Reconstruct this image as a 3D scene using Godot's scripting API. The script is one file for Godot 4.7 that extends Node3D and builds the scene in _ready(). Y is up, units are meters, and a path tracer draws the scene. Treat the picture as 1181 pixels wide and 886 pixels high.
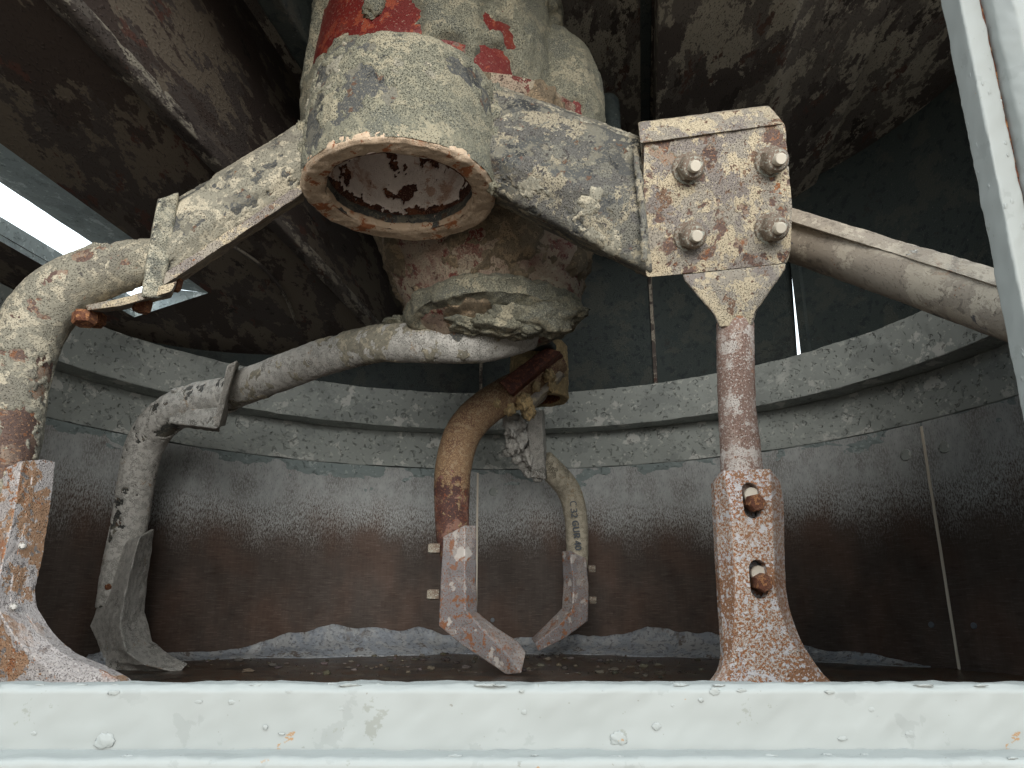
extends Node3D
# Inside of a pan mixer seen through its cleaning hatch. Pan centre at the origin, floor at y = 0, y up, metres.

const SIZE := 1024
const AXIS := 0.1658            # the hood's beams run along u, turned 9.5 degrees from -z
var bank := {}
var tex := {}
var noise := FastNoiseLite.new()
var flake := FastNoiseLite.new()
var M := {}
var used := {}


func _ready():
	var cam := Camera3D.new()
	cam.name = "camera"
	cam.position = Vector3(0.04, 0.117, 1.13)
	cam.rotation_degrees = Vector3(16.4, 0, 0)
	cam.fov = 53.97
	cam.near = 0.02
	cam.far = 200.0
	add_child(cam)
	cam.current = true
	var env := Environment.new()
	var sky := ProceduralSkyMaterial.new()
	sky.sky_top_color = Color(1.62, 1.70, 1.75)
	sky.sky_horizon_color = Color(0.86, 0.92, 0.95)
	sky.sky_curve = 0.5
	sky.ground_horizon_color = Color(0.74, 0.73, 0.70)
	sky.ground_bottom_color = Color(0.70, 0.68, 0.64)
	sky.sun_angle_max = 1.0
	env.background_mode = Environment.BG_SKY
	env.sky = Sky.new()
	env.sky.sky_material = sky
	env.tonemap_mode = Environment.TONE_MAPPER_LINEAR
	env.tonemap_exposure = 2.5
	env.background_energy_multiplier = 0.55
	env.sdfgi_enabled = true
	env.ssao_enabled = true
	env.ssil_enabled = true
	var we := WorldEnvironment.new()
	we.name = "world_environment"
	we.environment = env
	add_child(we)
	var sun := DirectionalLight3D.new()
	sun.name = "sun"
	sun.light_energy = 0.45
	sun.light_angular_distance = 36.0
	sun.light_color = Color(1.0, 0.99, 0.97)
	sun.shadow_enabled = true
	sun.rotation_degrees = Vector3(-10, 4, 0)
	add_child(sun)

	noise.seed = 7
	noise.noise_type = FastNoiseLite.TYPE_SIMPLEX_SMOOTH
	noise.frequency = 1.0
	noise.fractal_octaves = 3
	flake.seed = 19
	flake.noise_type = FastNoiseLite.TYPE_SIMPLEX_SMOOTH
	flake.frequency = 1.0
	flake.fractal_octaves = 6
	flake.fractal_gain = 0.68
	make_textures()
	make_materials()
	build_pan()
	build_hood()
	build_frame()
	build_housing()
	build_hub()
	build_front_right_paddle()
	build_left_paddle()
	build_left_rear_paddle()
	build_rear_hub()
	build_rusty_paddle()
	build_far_paddle()
	build_right_arm()
	build_residue()


# ------------------------------------------------------------------ textures
func noise_image(seed_: int, cycles: float, octaves: int, kind := FastNoiseLite.TYPE_SIMPLEX_SMOOTH, warp := 0.0, frac := FastNoiseLite.FRACTAL_FBM, gain := 0.55) -> PackedByteArray:
	var n := FastNoiseLite.new()
	n.seed = seed_
	n.noise_type = kind
	n.frequency = cycles / SIZE
	n.fractal_type = frac
	n.fractal_octaves = octaves
	n.fractal_gain = gain
	if warp > 0.0:
		n.domain_warp_enabled = true
		n.domain_warp_amplitude = warp
		n.domain_warp_frequency = cycles * 1.5 / SIZE
		n.domain_warp_fractal_octaves = 3
	return n.get_seamless_image(SIZE, SIZE, false, false, 0.12, true).get_data()


func mask(b: PackedByteArray, lo: float, hi: float, most := 1.0) -> Image:
	var lut := PackedByteArray()
	lut.resize(256)
	for i in 256:
		lut[i] = int(255.0 * most * smoothstep(lo, hi, i / 255.0)) if lo < hi else int(255.0 * most * (1.0 - smoothstep(hi, lo, i / 255.0)))
	var m := PackedByteArray()
	m.resize(b.size() * 2)
	for i in b.size():
		m[2 * i + 1] = lut[b[i]]
	return Image.create_from_data(SIZE, SIZE, false, Image.FORMAT_LA8, m)


func painted(base: Color, layers: Array, turn := 0) -> ImageTexture:
	# each layer: [bank name, from, to, colour, most]
	var im := Image.create(SIZE, SIZE, false, Image.FORMAT_RGBA8)
	im.fill(base)
	var src := Image.create(SIZE, SIZE, false, Image.FORMAT_RGBA8)
	var k := turn
	for l in layers:
		src.fill(l[3])
		var mk := mask(bank[l[0]], l[1], l[2], l[4] if l.size() > 4 else 1.0)
		if k & 1:
			mk.flip_x()
		if k & 2:
			mk.flip_y()
		k += 1
		im.blend_rect_mask(src, mk, Rect2i(0, 0, SIZE, SIZE), Vector2i.ZERO)
	return ImageTexture.create_from_image(im)


func relief(layers: Array) -> ImageTexture:
	return painted(Color(0.5, 0.5, 0.5), layers)


func make_textures():
	bank.large = noise_image(11, 3.0, 7)
	bank.ragged = noise_image(12, 7.0, 7, FastNoiseLite.TYPE_SIMPLEX_SMOOTH, 30.0)
	bank.patch = noise_image(13, 12.0, 6, FastNoiseLite.TYPE_SIMPLEX_SMOOTH, 18.0)
	bank.mid = noise_image(14, 26.0, 5)
	bank.speck = noise_image(15, 80.0, 3)
	bank.fine = noise_image(16, 190.0, 2)
	bank.ridge = noise_image(17, 9.0, 5, FastNoiseLite.TYPE_SIMPLEX_SMOOTH, 20.0, FastNoiseLite.FRACTAL_RIDGED)
	bank.rag2 = noise_image(31, 4.0, 8, FastNoiseLite.TYPE_SIMPLEX_SMOOTH, 14.0, FastNoiseLite.FRACTAL_FBM, 0.72)
	bank.rag3 = noise_image(37, 6.0, 8, FastNoiseLite.TYPE_SIMPLEX_SMOOTH, 10.0, FastNoiseLite.FRACTAL_FBM, 0.72)
	var pale := Color8(188, 178, 150)
	var navy := Color8(42, 45, 50)
	tex.crust_green = painted(Color8(126, 127, 111), [
		["large", 0.3, 0.75, Color8(140, 138, 119), 0.8], ["mid", 0.45, 0.8, Color8(106, 109, 98), 0.55], ["fine", 0.55, 0.95, Color8(146, 143, 125), 0.4], ["patch", 0.64, 0.80, Color8(160, 154, 132), 0.4],
		["rag2", 0.30, 0.20, Color8(92, 95, 90), 0.7], ["rag2", 0.19, 0.14, Color8(58, 60, 60), 0.85], ["rag3", 0.20, 0.14, Color8(170, 162, 138), 0.75], ["patch", 0.12, 0.09, Color8(104, 74, 52), 0.6], ["speck", 0.14, 0.08, Color8(78, 76, 68), 0.5]])
	tex.crust_cream = painted(Color8(152, 147, 130), [
		["large", 0.3, 0.7, Color8(172, 166, 146), 0.7], ["mid", 0.45, 0.8, Color8(122, 122, 110), 0.55], ["fine", 0.6, 0.95, Color8(188, 182, 164), 0.35], ["rag3", 0.70, 0.78, Color8(120, 116, 102), 0.6],
		["rag2", 0.27, 0.21, Color8(86, 87, 82), 0.8], ["rag2", 0.20, 0.17, navy, 0.9], ["patch", 0.83, 0.88, Color8(146, 100, 66), 0.6], ["speck", 0.16, 0.08, Color8(80, 74, 64), 0.6]], 1)
	tex.crust_blue = painted(Color8(130, 124, 110), [
		["large", 0.2, 0.8, Color8(114, 112, 103), 0.8], ["rag3", 0.52, 0.70, Color8(156, 147, 127), 0.65], ["rag2", 0.40, 0.26, Color8(98, 96, 92), 0.7], ["mid", 0.27, 0.18, Color8(74, 70, 68), 0.6], ["speck", 0.24, 0.14, Color8(72, 70, 66), 0.7],
		["speck", 0.80, 0.90, Color8(164, 156, 136), 0.5], ["rag3", 0.17, 0.11, Color8(112, 88, 78), 0.7], ["fine", 0.2, 0.06, Color8(70, 68, 64), 0.5]], 2)
	tex.crust_arm = painted(Color8(150, 146, 130), [
		["large", 0.3, 0.7, Color8(168, 162, 144), 0.7], ["mid", 0.45, 0.8, Color8(124, 124, 112), 0.5], ["rag3", 0.70, 0.80, Color8(126, 122, 108), 0.5], ["rag2", 0.33, 0.25, Color8(98, 99, 94), 0.8], ["rag2", 0.26, 0.22, Color8(54, 57, 60), 0.9],
		["speck", 0.16, 0.08, Color8(84, 80, 70), 0.5], ["fine", 0.6, 0.95, Color8(182, 176, 158), 0.3]], 1)
	tex.crust_tan = painted(Color8(172, 160, 138), [
		["large", 0.3, 0.7, Color8(150, 142, 130), 0.85], ["rag3", 0.52, 0.70, Color8(188, 174, 148), 0.6], ["rag2", 0.36, 0.22, Color8(132, 124, 118), 0.7], ["rag3", 0.26, 0.18, Color8(118, 92, 74), 0.7], ["mid", 0.22, 0.14, Color8(104, 82, 68), 0.7],
		["ridge", 0.88, 0.94, Color8(96, 86, 78), 0.4], ["speck", 0.80, 0.90, Color8(200, 188, 160), 0.5], ["fine", 0.2, 0.06, Color8(110, 92, 78), 0.5], ["rag2", 0.14, 0.10, Color8(150, 98, 62), 0.7]], 3)
	tex.bare = painted(Color8(62, 64, 66), [
		["large", 0.2, 0.8, Color8(76, 77, 76), 0.7], ["rag3", 0.60, 0.72, Color8(112, 109, 98), 0.75], ["rag2", 0.34, 0.24, Color8(44, 46, 48), 0.8], ["patch", 0.22, 0.15, Color8(92, 66, 50), 0.6], ["speck", 0.68, 0.78, Color8(126, 121, 106), 0.65], ["fine", 0.72, 0.82, Color8(110, 106, 94), 0.5]], 1)
	tex.bare_rust = painted(Color8(112, 92, 80), [
		["large", 0.2, 0.8, Color8(96, 76, 68), 0.7], ["rag3", 0.55, 0.76, Color8(142, 124, 108), 0.6], ["rag2", 0.34, 0.22, Color8(80, 62, 56), 0.7], ["speck", 0.70, 0.86, Color8(146, 110, 82), 0.5], ["mid", 0.25, 0.12, Color8(132, 88, 60), 0.6]], 2)
	tex.cake_green = painted(Color8(130, 126, 107), [
		["large", 0.2, 0.8, Color8(138, 134, 115), 0.8], ["mid", 0.35, 0.85, Color8(112, 111, 97), 0.6], ["rag3", 0.60, 0.80, Color8(158, 150, 128), 0.55], ["rag2", 0.32, 0.18, Color8(98, 99, 90), 0.7], ["speck", 0.24, 0.14, Color8(72, 72, 66), 0.7], ["fine", 0.6, 0.95, Color8(148, 144, 126), 0.4], ["fine", 0.22, 0.06, Color8(84, 82, 72), 0.6], ["rag3", 0.13, 0.09, Color8(66, 66, 64), 0.8]], 0)
	tex.cake_cream = painted(Color8(162, 155, 138), [
		["large", 0.2, 0.8, Color8(174, 166, 147), 0.7], ["mid", 0.35, 0.85, Color8(140, 136, 122), 0.6], ["rag3", 0.62, 0.82, Color8(188, 179, 158), 0.5], ["rag2", 0.30, 0.16, Color8(122, 118, 107), 0.7], ["speck", 0.22, 0.12, Color8(92, 86, 76), 0.7], ["fine", 0.22, 0.06, Color8(110, 104, 92), 0.6], ["rag3", 0.12, 0.08, Color8(84, 82, 78), 0.8], ["patch", 0.10, 0.07, Color8(134, 96, 66), 0.6]], 1)
	tex.rust_speckle = painted(Color8(180, 171, 169), [
		["large", 0.35, 0.65, Color8(182, 168, 156), 0.7], ["speck", 0.58, 0.64, Color8(158, 104, 66), 0.9], ["rag2", 0.58, 0.75, Color8(146, 104, 74), 0.45], ["fine", 0.62, 0.70, Color8(126, 86, 60), 0.65],
		["mid", 0.68, 0.76, Color8(192, 187, 187), 0.8], ["speck", 0.30, 0.24, Color8(198, 192, 190), 0.8]], 1)
	tex.rust_pipe = painted(Color8(128, 104, 78), [
		["large", 0.35, 0.65, Color8(104, 80, 62), 0.7], ["speck", 0.52, 0.66, Color8(158, 134, 100), 0.7], ["fine", 0.55, 0.7, Color8(98, 68, 50), 0.65], ["mid", 0.66, 0.8, Color8(140, 120, 94), 0.6]], 2)
	tex.shank = painted(Color8(162, 140, 128), [
		["large", 0.3, 0.7, Color8(140, 114, 102), 0.7], ["rag3", 0.54, 0.68, Color8(196, 186, 178), 0.75], ["rag2", 0.32, 0.24, Color8(156, 112, 82), 0.7], ["speck", 0.68, 0.82, Color8(200, 190, 182), 0.6], ["speck", 0.26, 0.16, Color8(108, 78, 62), 0.6]], 0)
	tex.dusty = painted(Color8(176, 174, 168), [
		["large", 0.3, 0.7, Color8(154, 152, 146), 0.7], ["mid", 0.5, 0.8, Color8(190, 187, 181), 0.6], ["rag2", 0.24, 0.18, Color8(104, 102, 96), 0.7], ["rag3", 0.80, 0.86, Color8(156, 134, 110), 0.6],
		["speck", 0.18, 0.10, Color8(104, 100, 94), 0.6], ["fine", 0.6, 0.95, Color8(196, 194, 188), 0.3]], 3)
	tex.blade_steel = painted(Color8(132, 130, 130), [
		["large", 0.42, 0.62, Color8(112, 112, 116), 0.8], ["patch", 0.66, 0.71, Color8(122, 82, 56), 0.8], ["speck", 0.66, 0.74, Color8(112, 70, 46), 0.7], ["mid", 0.28, 0.22, Color8(92, 90, 90), 0.7], ["ragged", 0.74, 0.80, Color8(164, 162, 160), 0.7]], 1)
	tex.residue = painted(Color8(176, 183, 190), [
		["large", 0.2, 0.8, Color8(158, 165, 174), 0.7], ["rag3", 0.50, 0.80, Color8(180, 183, 185), 0.6], ["mid", 0.35, 0.1, Color8(126, 128, 132), 0.6], ["rag2", 0.24, 0.14, Color8(116, 108, 102), 0.6], ["speck", 0.16, 0.08, Color8(92, 90, 88), 0.6]], 2)
	tex.ledge = painted(Color8(166, 170, 165), [
		["large", 0.2, 0.8, Color8(178, 181, 175), 0.7], ["mid", 0.2, 1.0, Color8(150, 155, 151), 0.45], ["rag2", 0.34, 0.18, Color8(136, 141, 138), 0.6], ["rag3", 0.17, 0.12, Color8(92, 96, 92), 0.75], ["speck", 0.10, 0.06, Color8(84, 86, 82), 0.7],
		["rag2", 0.68, 0.95, Color8(190, 191, 186), 0.5]], 0)
	tex.ceiling = painted(Color8(120, 113, 104), [
		["large", 0.2, 0.8, Color8(98, 91, 85), 0.8], ["rag3", 0.50, 0.75, Color8(150, 143, 130), 0.6], ["rag2", 0.40, 0.30, Color8(74, 66, 62), 0.75], ["rag2", 0.26, 0.20, Color8(54, 46, 43), 0.8], ["rag3", 0.24, 0.18, Color8(84, 62, 54), 0.6], ["speck", 0.22, 0.12, Color8(64, 58, 54), 0.5]], 1)
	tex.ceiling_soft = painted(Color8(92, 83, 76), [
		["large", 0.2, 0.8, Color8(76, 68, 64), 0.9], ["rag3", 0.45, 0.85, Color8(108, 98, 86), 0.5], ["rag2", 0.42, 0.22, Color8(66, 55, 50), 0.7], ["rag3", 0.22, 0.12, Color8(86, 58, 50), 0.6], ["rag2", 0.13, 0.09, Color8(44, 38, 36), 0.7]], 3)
	tex.hood = painted(Color8(38, 49, 50), [
		["large", 0.2, 0.8, Color8(31, 40, 42), 0.8], ["mid", 0.3, 1.0, Color8(46, 54, 53), 0.4], ["rag3", 0.6, 1.0, Color8(58, 62, 58), 0.3], ["rag2", 0.2, 0.08, Color8(40, 42, 41), 0.6], ["speck", 0.84, 0.94, Color8(84, 86, 82), 0.4]], 2)
	tex.red = painted(Color8(110, 33, 28), [
		["large", 0.3, 0.7, Color8(106, 34, 30), 0.8], ["rag3", 0.66, 0.8, Color8(146, 70, 48), 0.5], ["rag2", 0.24, 0.18, Color8(110, 86, 74), 0.8], ["speck", 0.74, 0.86, Color8(150, 116, 102), 0.5], ["fine", 0.2, 0.1, Color8(80, 34, 30), 0.5]], 0)
	tex.cone = painted(Color8(142, 122, 108), [
		["large", 0.3, 0.7, Color8(156, 138, 120), 0.7], ["rag2", 0.36, 0.29, Color8(104, 46, 40), 0.85], ["rag3", 0.66, 0.8, Color8(164, 152, 132), 0.6], ["mid", 0.26, 0.18, Color8(84, 64, 56), 0.7], ["speck", 0.74, 0.86, Color8(164, 154, 136), 0.5]], 3)
	tex.bore = painted(Color8(84, 48, 34), [
		["large", 0.2, 0.8, Color8(70, 38, 28), 0.8], ["rag3", 0.6, 0.75, Color8(120, 72, 48), 0.6], ["speck", 0.70, 0.82, Color8(150, 116, 96), 0.6], ["rag2", 0.25, 0.18, Color8(48, 30, 26), 0.7]], 1)
	tex.rim = painted(Color8(226, 202, 174), [
		["large", 0.2, 0.8, Color8(216, 194, 170), 0.8], ["mid", 0.35, 0.8, Color8(204, 180, 154), 0.5], ["rag2", 0.30, 0.24, Color8(168, 104, 64), 0.85], ["rag3", 0.22, 0.17, Color8(138, 78, 46), 0.85], ["speck", 0.20, 0.12, Color8(150, 112, 84), 0.6]], 0)
	tex.paint = painted(Color8(132, 135, 132), [
		["large", 0.2, 0.8, Color8(129, 132, 129), 0.8], ["ragged", 0.2, 0.9, Color8(135, 138, 135), 0.5], ["rag2", 0.16, 0.06, Color8(122, 124, 118), 0.6], ["speck", 0.08, 0.05, Color8(104, 100, 92), 0.6], ["rag3", 0.08, 0.06, Color8(116, 117, 112), 0.5], ["patch", 0.07, 0.05, Color8(140, 108, 76), 0.7]], 2)
	tex.floor = painted(Color8(66, 56, 46), [
		["large", 0.3, 0.7, Color8(86, 58, 38), 0.7], ["mid", 0.5, 0.8, Color8(80, 72, 62), 0.5], ["rag2", 0.36, 0.26, Color8(40, 36, 33), 0.7], ["rag3", 0.72, 0.80, Color8(116, 106, 92), 0.7], ["speck", 0.74, 0.84, Color8(110, 100, 86), 0.5]], 3)
	tex.rust = painted(Color8(122, 80, 56), [
		["large", 0.42, 0.6, Color8(104, 60, 40), 0.8], ["mid", 0.6, 0.7, Color8(160, 110, 70), 0.7], ["speck", 0.3, 0.2, Color8(70, 42, 30), 0.7]], 1)
	tex.arm_tan = painted(Color8(168, 157, 141), [
		["large", 0.2, 0.8, Color8(154, 144, 131), 0.7], ["rag2", 0.20, 0.15, Color8(86, 86, 90), 0.8], ["mid", 0.3, 0.1, Color8(128, 119, 108), 0.6], ["speck", 0.16, 0.09, Color8(92, 78, 66), 0.7], ["rag3", 0.17, 0.13, Color8(132, 94, 68), 0.7], ["rag3", 0.6, 0.85, Color8(184, 174, 158), 0.5]], 2)
	tex.cake_pale = painted(Color8(240, 230, 221), [
		["large", 0.2, 0.8, Color8(230, 218, 210), 0.8], ["rag2", 0.30, 0.18, Color8(196, 164, 146), 0.6], ["rag3", 0.17, 0.13, Color8(140, 92, 70), 0.8], ["fine", 0.2, 0.05, Color8(206, 192, 182), 0.5]], 1)
	tex.blade_rusty = painted(Color8(164, 158, 156), [
		["large", 0.50, 0.72, Color8(154, 122, 96), 0.7], ["rag3", 0.60, 0.75, Color8(178, 172, 170), 0.7], ["rag2", 0.28, 0.20, Color8(146, 98, 66), 0.8], ["mid", 0.3, 0.2, Color8(126, 120, 118), 0.6], ["speck", 0.74, 0.84, Color8(190, 184, 178), 0.5]], 3)
	tex.wear = wear_texture()
	tex.h_crust = relief([["ragged", 0.2, 0.8, Color(0.8, 0.8, 0.8), 0.6], ["patch", 0.50, 0.80, Color(0.95, 0.95, 0.95), 0.3], ["ragged", 0.36, 0.18, Color(0.2, 0.2, 0.2), 0.4], ["speck", 0.2, 0.8, Color(0.9, 0.9, 0.9), 0.25], ["fine", 0.2, 0.9, Color.BLACK, 0.18]])
	tex.h_fine = relief([["mid", 0.2, 0.8, Color(0.9, 0.9, 0.9), 0.4], ["speck", 0.3, 0.8, Color.WHITE, 0.4], ["fine", 0.2, 0.9, Color.BLACK, 0.3]])
	tex.h_pits = relief([["large", 0.1, 0.9, Color.WHITE, 0.3], ["patch", 0.34, 0.12, Color.BLACK, 0.4], ["speck", 0.28, 0.10, Color.BLACK, 0.5], ["mid", 0.3, 1.0, Color.WHITE, 0.35]])
	tex.h_paint = relief([["large", 0.0, 1.0, Color.WHITE, 0.25], ["mid", 0.45, 1.0, Color.WHITE, 0.45], ["speck", 0.5, 1.0, Color.WHITE, 0.5], ["fine", 0.5, 1.0, Color.WHITE, 0.25], ["patch", 0.74, 0.90, Color.WHITE, 0.6]])


func wear_texture() -> ImageTexture:
	# worn steel plates: brown below, a ragged dusting of grey cement above; v runs from the floor (bottom) to the top edge
	var w := 2048
	var h := 512
	var d := PackedByteArray()
	d.resize(w * h * 3)
	var big: PackedByteArray = bank.large
	var rag: PackedByteArray = bank.ragged
	var spk: PackedByteArray = bank.speck
	var fin: PackedByteArray = bank.fine
	var mid: PackedByteArray = bank.mid
	var k := 0
	for y in h:
		var up := 1.0 - float(y) / h
		for x in w:
			var sx := x & 1023
			var b := big[(y << 10) | sx] / 255.0
			var r := rag[((y + 300) << 10) | sx] / 255.0
			var s := spk[(y << 10) | ((x * 2) & 1023)] / 255.0
			var f := fin[(y << 10) | sx] / 255.0
			var st := mid[((y >> 4) << 10) | ((x * 3) & 1023)] / 255.0
			var m := mid[(y << 10) | sx] / 255.0
			var sc := 20.0 * clampf((fin[((y * 2 & 1023) << 10) | (x >> 4 & 1023)] / 255.0 - 0.62) * 4.0, 0.0, 1.0) - 10.0 * clampf((0.36 - spk[((y & 1023) << 10) | (x >> 3 & 1023)] / 255.0) * 4.0, 0.0, 1.0)
			var brown := clampf((b - 0.35) * 2.2, 0.0, 1.0)
			var red := 72.0 + 11.0 * brown + 6.0 * (st - 0.5) + 16.0 * (r - 0.5) + sc
			var green := 64.0 + 4.0 * brown + 6.0 * (st - 0.5) + 16.0 * (r - 0.5) + sc
			var blue := 59.0 + 1.0 * brown + 6.0 * (st - 0.5) + 16.0 * (r - 0.5) + sc
			# the cement dust: solid above the ragged line, thinning into specks and runs below it
			var line := 0.74 + (r - 0.5) * 0.12 + (b - 0.5) * 0.16
			var dust := smoothstep(-0.07, 0.09, up - line)
			var thin := smoothstep(-0.30, 0.02, up - line)
			dust = maxf(dust * clampf(0.55 + r * 0.7, 0.0, 1.0), thin * clampf((s * 0.55 + f * 0.35 + st * 0.06 + r * 0.1 - 0.56 + 0.24 * thin) * 4.0, 0.0, 1.0))
			dust *= 0.9
			var g := 176.0 + 24.0 * (m - 0.5) - 36.0 * clampf((0.34 - s) * 6.0, 0.0, 1.0)
			red = lerpf(red, g - 2.0, dust)
			green = lerpf(green, g + 2.0, dust)
			blue = lerpf(blue, g + 2.0, dust)
			var sp := clampf((f - 0.8) * 8.0, 0.0, 1.0) * 22.0
			d[k] = int(clampf(red + sp, 0, 255))
			d[k + 1] = int(clampf(green + sp, 0, 255))
			d[k + 2] = int(clampf(blue + sp, 0, 255))
			k += 3
	return ImageTexture.create_from_image(Image.create_from_data(w, h, false, Image.FORMAT_RGB8, d))


# ------------------------------------------------------------------ materials
func mat(called: String, t: String, tile: float, rough: float, hmap := "", hs := 0.1, metallic := 0.0, triplanar := true) -> StandardMaterial3D:
	var m := StandardMaterial3D.new()
	m.resource_name = called
	if t:
		m.albedo_texture = tex[t]
	m.roughness = rough
	m.metallic = metallic
	m.cull_mode = BaseMaterial3D.CULL_DISABLED
	m.vertex_color_use_as_albedo = true
	if triplanar:
		m.uv1_triplanar = true
		m.uv1_scale = Vector3.ONE / tile
		m.uv1_triplanar_sharpness = 4.0
	if hmap:
		m.heightmap_enabled = true
		m.heightmap_texture = tex[hmap]
		m.heightmap_scale = hs
	M[called] = m
	return m


func make_materials():
	mat("crust_green", "crust_green", 0.42, 0.85, "h_crust", 0.35)
	mat("crust_cream", "crust_cream", 0.40, 0.85, "h_crust", 0.3)
	mat("crust_blue", "crust_blue", 0.36, 0.85, "h_crust", 0.35)
	mat("crust_tan", "crust_tan", 0.34, 0.85, "h_crust", 0.3)
	mat("rust_speckle", "rust_speckle", 0.34, 0.75, "h_fine", 0.12)
	mat("rust_pipe", "rust_pipe", 0.4, 0.8, "h_fine", 0.15)
	mat("shank", "shank", 0.3, 0.75, "h_crust", 0.2)
	mat("dusty", "dusty", 0.5, 0.9, "h_crust", 0.4)
	mat("blade_steel", "blade_steel", 0.45, 0.6, "h_fine", 0.2)
	mat("residue", "residue", 0.4, 0.75, "h_crust", 0.8)
	mat("ledge", "ledge", 0.55, 0.9, "h_pits", 0.5)
	mat("ceiling", "ceiling", 0.62, 0.8, "h_crust", 0.3).uv1_scale = Vector3(1.8, 1.8, 0.75)
	mat("bare", "bare", 0.4, 0.7, "h_fine", 0.1)
	mat("bare_rust", "bare_rust", 0.35, 0.75, "h_fine", 0.12)
	mat("cake_green", "cake_green", 0.45, 0.9, "h_crust", 0.35)
	mat("cake_cream", "cake_cream", 0.42, 0.9, "h_crust", 0.22)
	mat("cake_dust", "dusty", 0.5, 0.92, "h_crust", 0.25)
	mat("cake_pale", "cake_pale", 0.3, 0.9, "h_crust", 0.2)
	mat("band", "ledge", 0.5, 0.9, "h_pits", 0.3).albedo_color = Color(0.86, 0.90, 0.92)
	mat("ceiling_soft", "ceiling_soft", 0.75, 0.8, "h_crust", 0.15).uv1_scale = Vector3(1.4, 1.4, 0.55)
	mat("crust_arm", "crust_arm", 0.40, 0.85, "h_crust", 0.3)
	mat("nut", "shank", 0.3, 0.6, "h_fine", 0.04).albedo_color = Color(0.86, 0.92, 0.90)
	mat("cone_cake", "cake_cream", 0.4, 0.9, "h_crust", 0.3).albedo_color = Color(0.84, 0.77, 0.71)
	mat("maroon_pipe", "bare_rust", 0.4, 0.75, "h_fine", 0.1).albedo_color = Color(0.86, 0.74, 0.74)
	mat("tan_cake", "cake_cream", 0.3, 0.9, "h_crust", 0.25).albedo_color = Color(1.08, 0.98, 0.82)
	mat("maroon", "rust", 0.3, 0.7, "h_fine", 0.1).albedo_color = Color(0.72, 0.6, 0.62)
	mat("hood", "hood", 0.8, 0.7, "h_crust", 0.2)
	mat("red", "red", 0.5, 0.5, "h_fine", 0.1)
	mat("cone", "cone", 0.45, 0.8, "h_crust", 0.4)
	mat("bore", "bore", 0.26, 0.8, "h_crust", 0.35)
	mat("rim", "rim", 0.26, 0.8, "h_crust", 0.25)
	mat("paint", "paint", 0.30, 0.6, "h_paint", 0.55)
	mat("floor", "floor", 0.6, 0.32, "h_fine", 0.3)
	mat("rust", "rust", 0.2, 0.8, "h_fine", 0.2)
	mat("wear", "wear", 1.0, 0.62, "", 0.0, 0.0, false).metallic_specular = 0.3
	mat("steel", "", 1.0, 0.6).albedo_color = Color8(92, 98, 104)
	mat("bright", "", 1.0, 0.55).albedo_color = Color8(205, 196, 180)
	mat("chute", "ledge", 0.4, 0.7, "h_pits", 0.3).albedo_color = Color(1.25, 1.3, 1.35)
	mat("stone", "residue", 0.2, 0.9).albedo_color = Color(0.75, 0.72, 0.68)
	mat("blade_rusty", "blade_rusty", 0.4, 0.7, "h_crust", 0.25)
	mat("rust_dark", "rust", 0.25, 0.7, "h_fine", 0.15).albedo_color = Color8(150, 130, 125)
	mat("rust_speckle_light", "blade_steel", 0.35, 0.65, "h_fine", 0.12).albedo_color = Color(1.2, 1.18, 1.16)
	mat("far_pipe", "dusty", 0.5, 0.8, "h_fine", 0.1).albedo_color = Color(0.97, 0.94, 0.87)
	mat("arm_tan", "arm_tan", 0.45, 0.7, "h_fine", 0.1)


# ------------------------------------------------------------------ tree helpers
func numbered(called: String) -> String:
	var n: int = used.get(called, 0)
	used[called] = n + 1
	return called if n == 0 else "%s_%03d" % [called, n]


func thing(called: String, label: String, category: String, at: Vector3, group := "") -> Node3D:
	var o := Node3D.new()
	o.name = numbered(called)
	o.position = at
	o.set_meta("label", label)
	o.set_meta("category", category)
	if group:
		o.set_meta("group", group)
	add_child(o, true)
	return o


func part(called: String, mesh: Mesh, m: String, parent: Node3D = null, label := "") -> MeshInstance3D:
	# meshes are written in the pan's own axes; the node is set so that they land there
	var o := MeshInstance3D.new()
	o.name = called
	o.mesh = mesh
	o.material_override = null
	if mesh.get_surface_count():
		mesh.surface_set_material(0, M[m])
	if label:
		o.set_meta("label", label)
	if parent == null:
		add_child(o, true)
	else:
		var at := Vector3.ZERO
		var p: Node = parent
		while p is Node3D and p != self:
			at += p.position
			p = p.get_parent()
		o.position = -at
		parent.add_child(o, true)
	return o


# ------------------------------------------------------------------ mesh helpers
func normals_of(v: PackedVector3Array, idx: PackedInt32Array) -> PackedVector3Array:
	var n := PackedVector3Array()
	n.resize(v.size())
	for i in range(0, idx.size(), 3):
		var a := idx[i]
		var b := idx[i + 1]
		var c := idx[i + 2]
		var f := (v[c] - v[a]).cross(v[b] - v[a])
		n[a] += f
		n[b] += f
		n[c] += f
	for i in n.size():
		n[i] = n[i].normalized() if n[i].length_squared() > 1e-24 else Vector3.UP
	return n


func raw_mesh(v: PackedVector3Array, idx: PackedInt32Array, uv = null, col = null) -> ArrayMesh:
	var a := []
	a.resize(Mesh.ARRAY_MAX)
	a[Mesh.ARRAY_VERTEX] = v
	a[Mesh.ARRAY_INDEX] = idx
	a[Mesh.ARRAY_NORMAL] = normals_of(v, idx)
	if uv != null:
		a[Mesh.ARRAY_TEX_UV] = uv
	if col != null:
		a[Mesh.ARRAY_COLOR] = col
	var m := ArrayMesh.new()
	m.add_surface_from_arrays(Mesh.PRIMITIVE_TRIANGLES, a)
	return m


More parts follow.
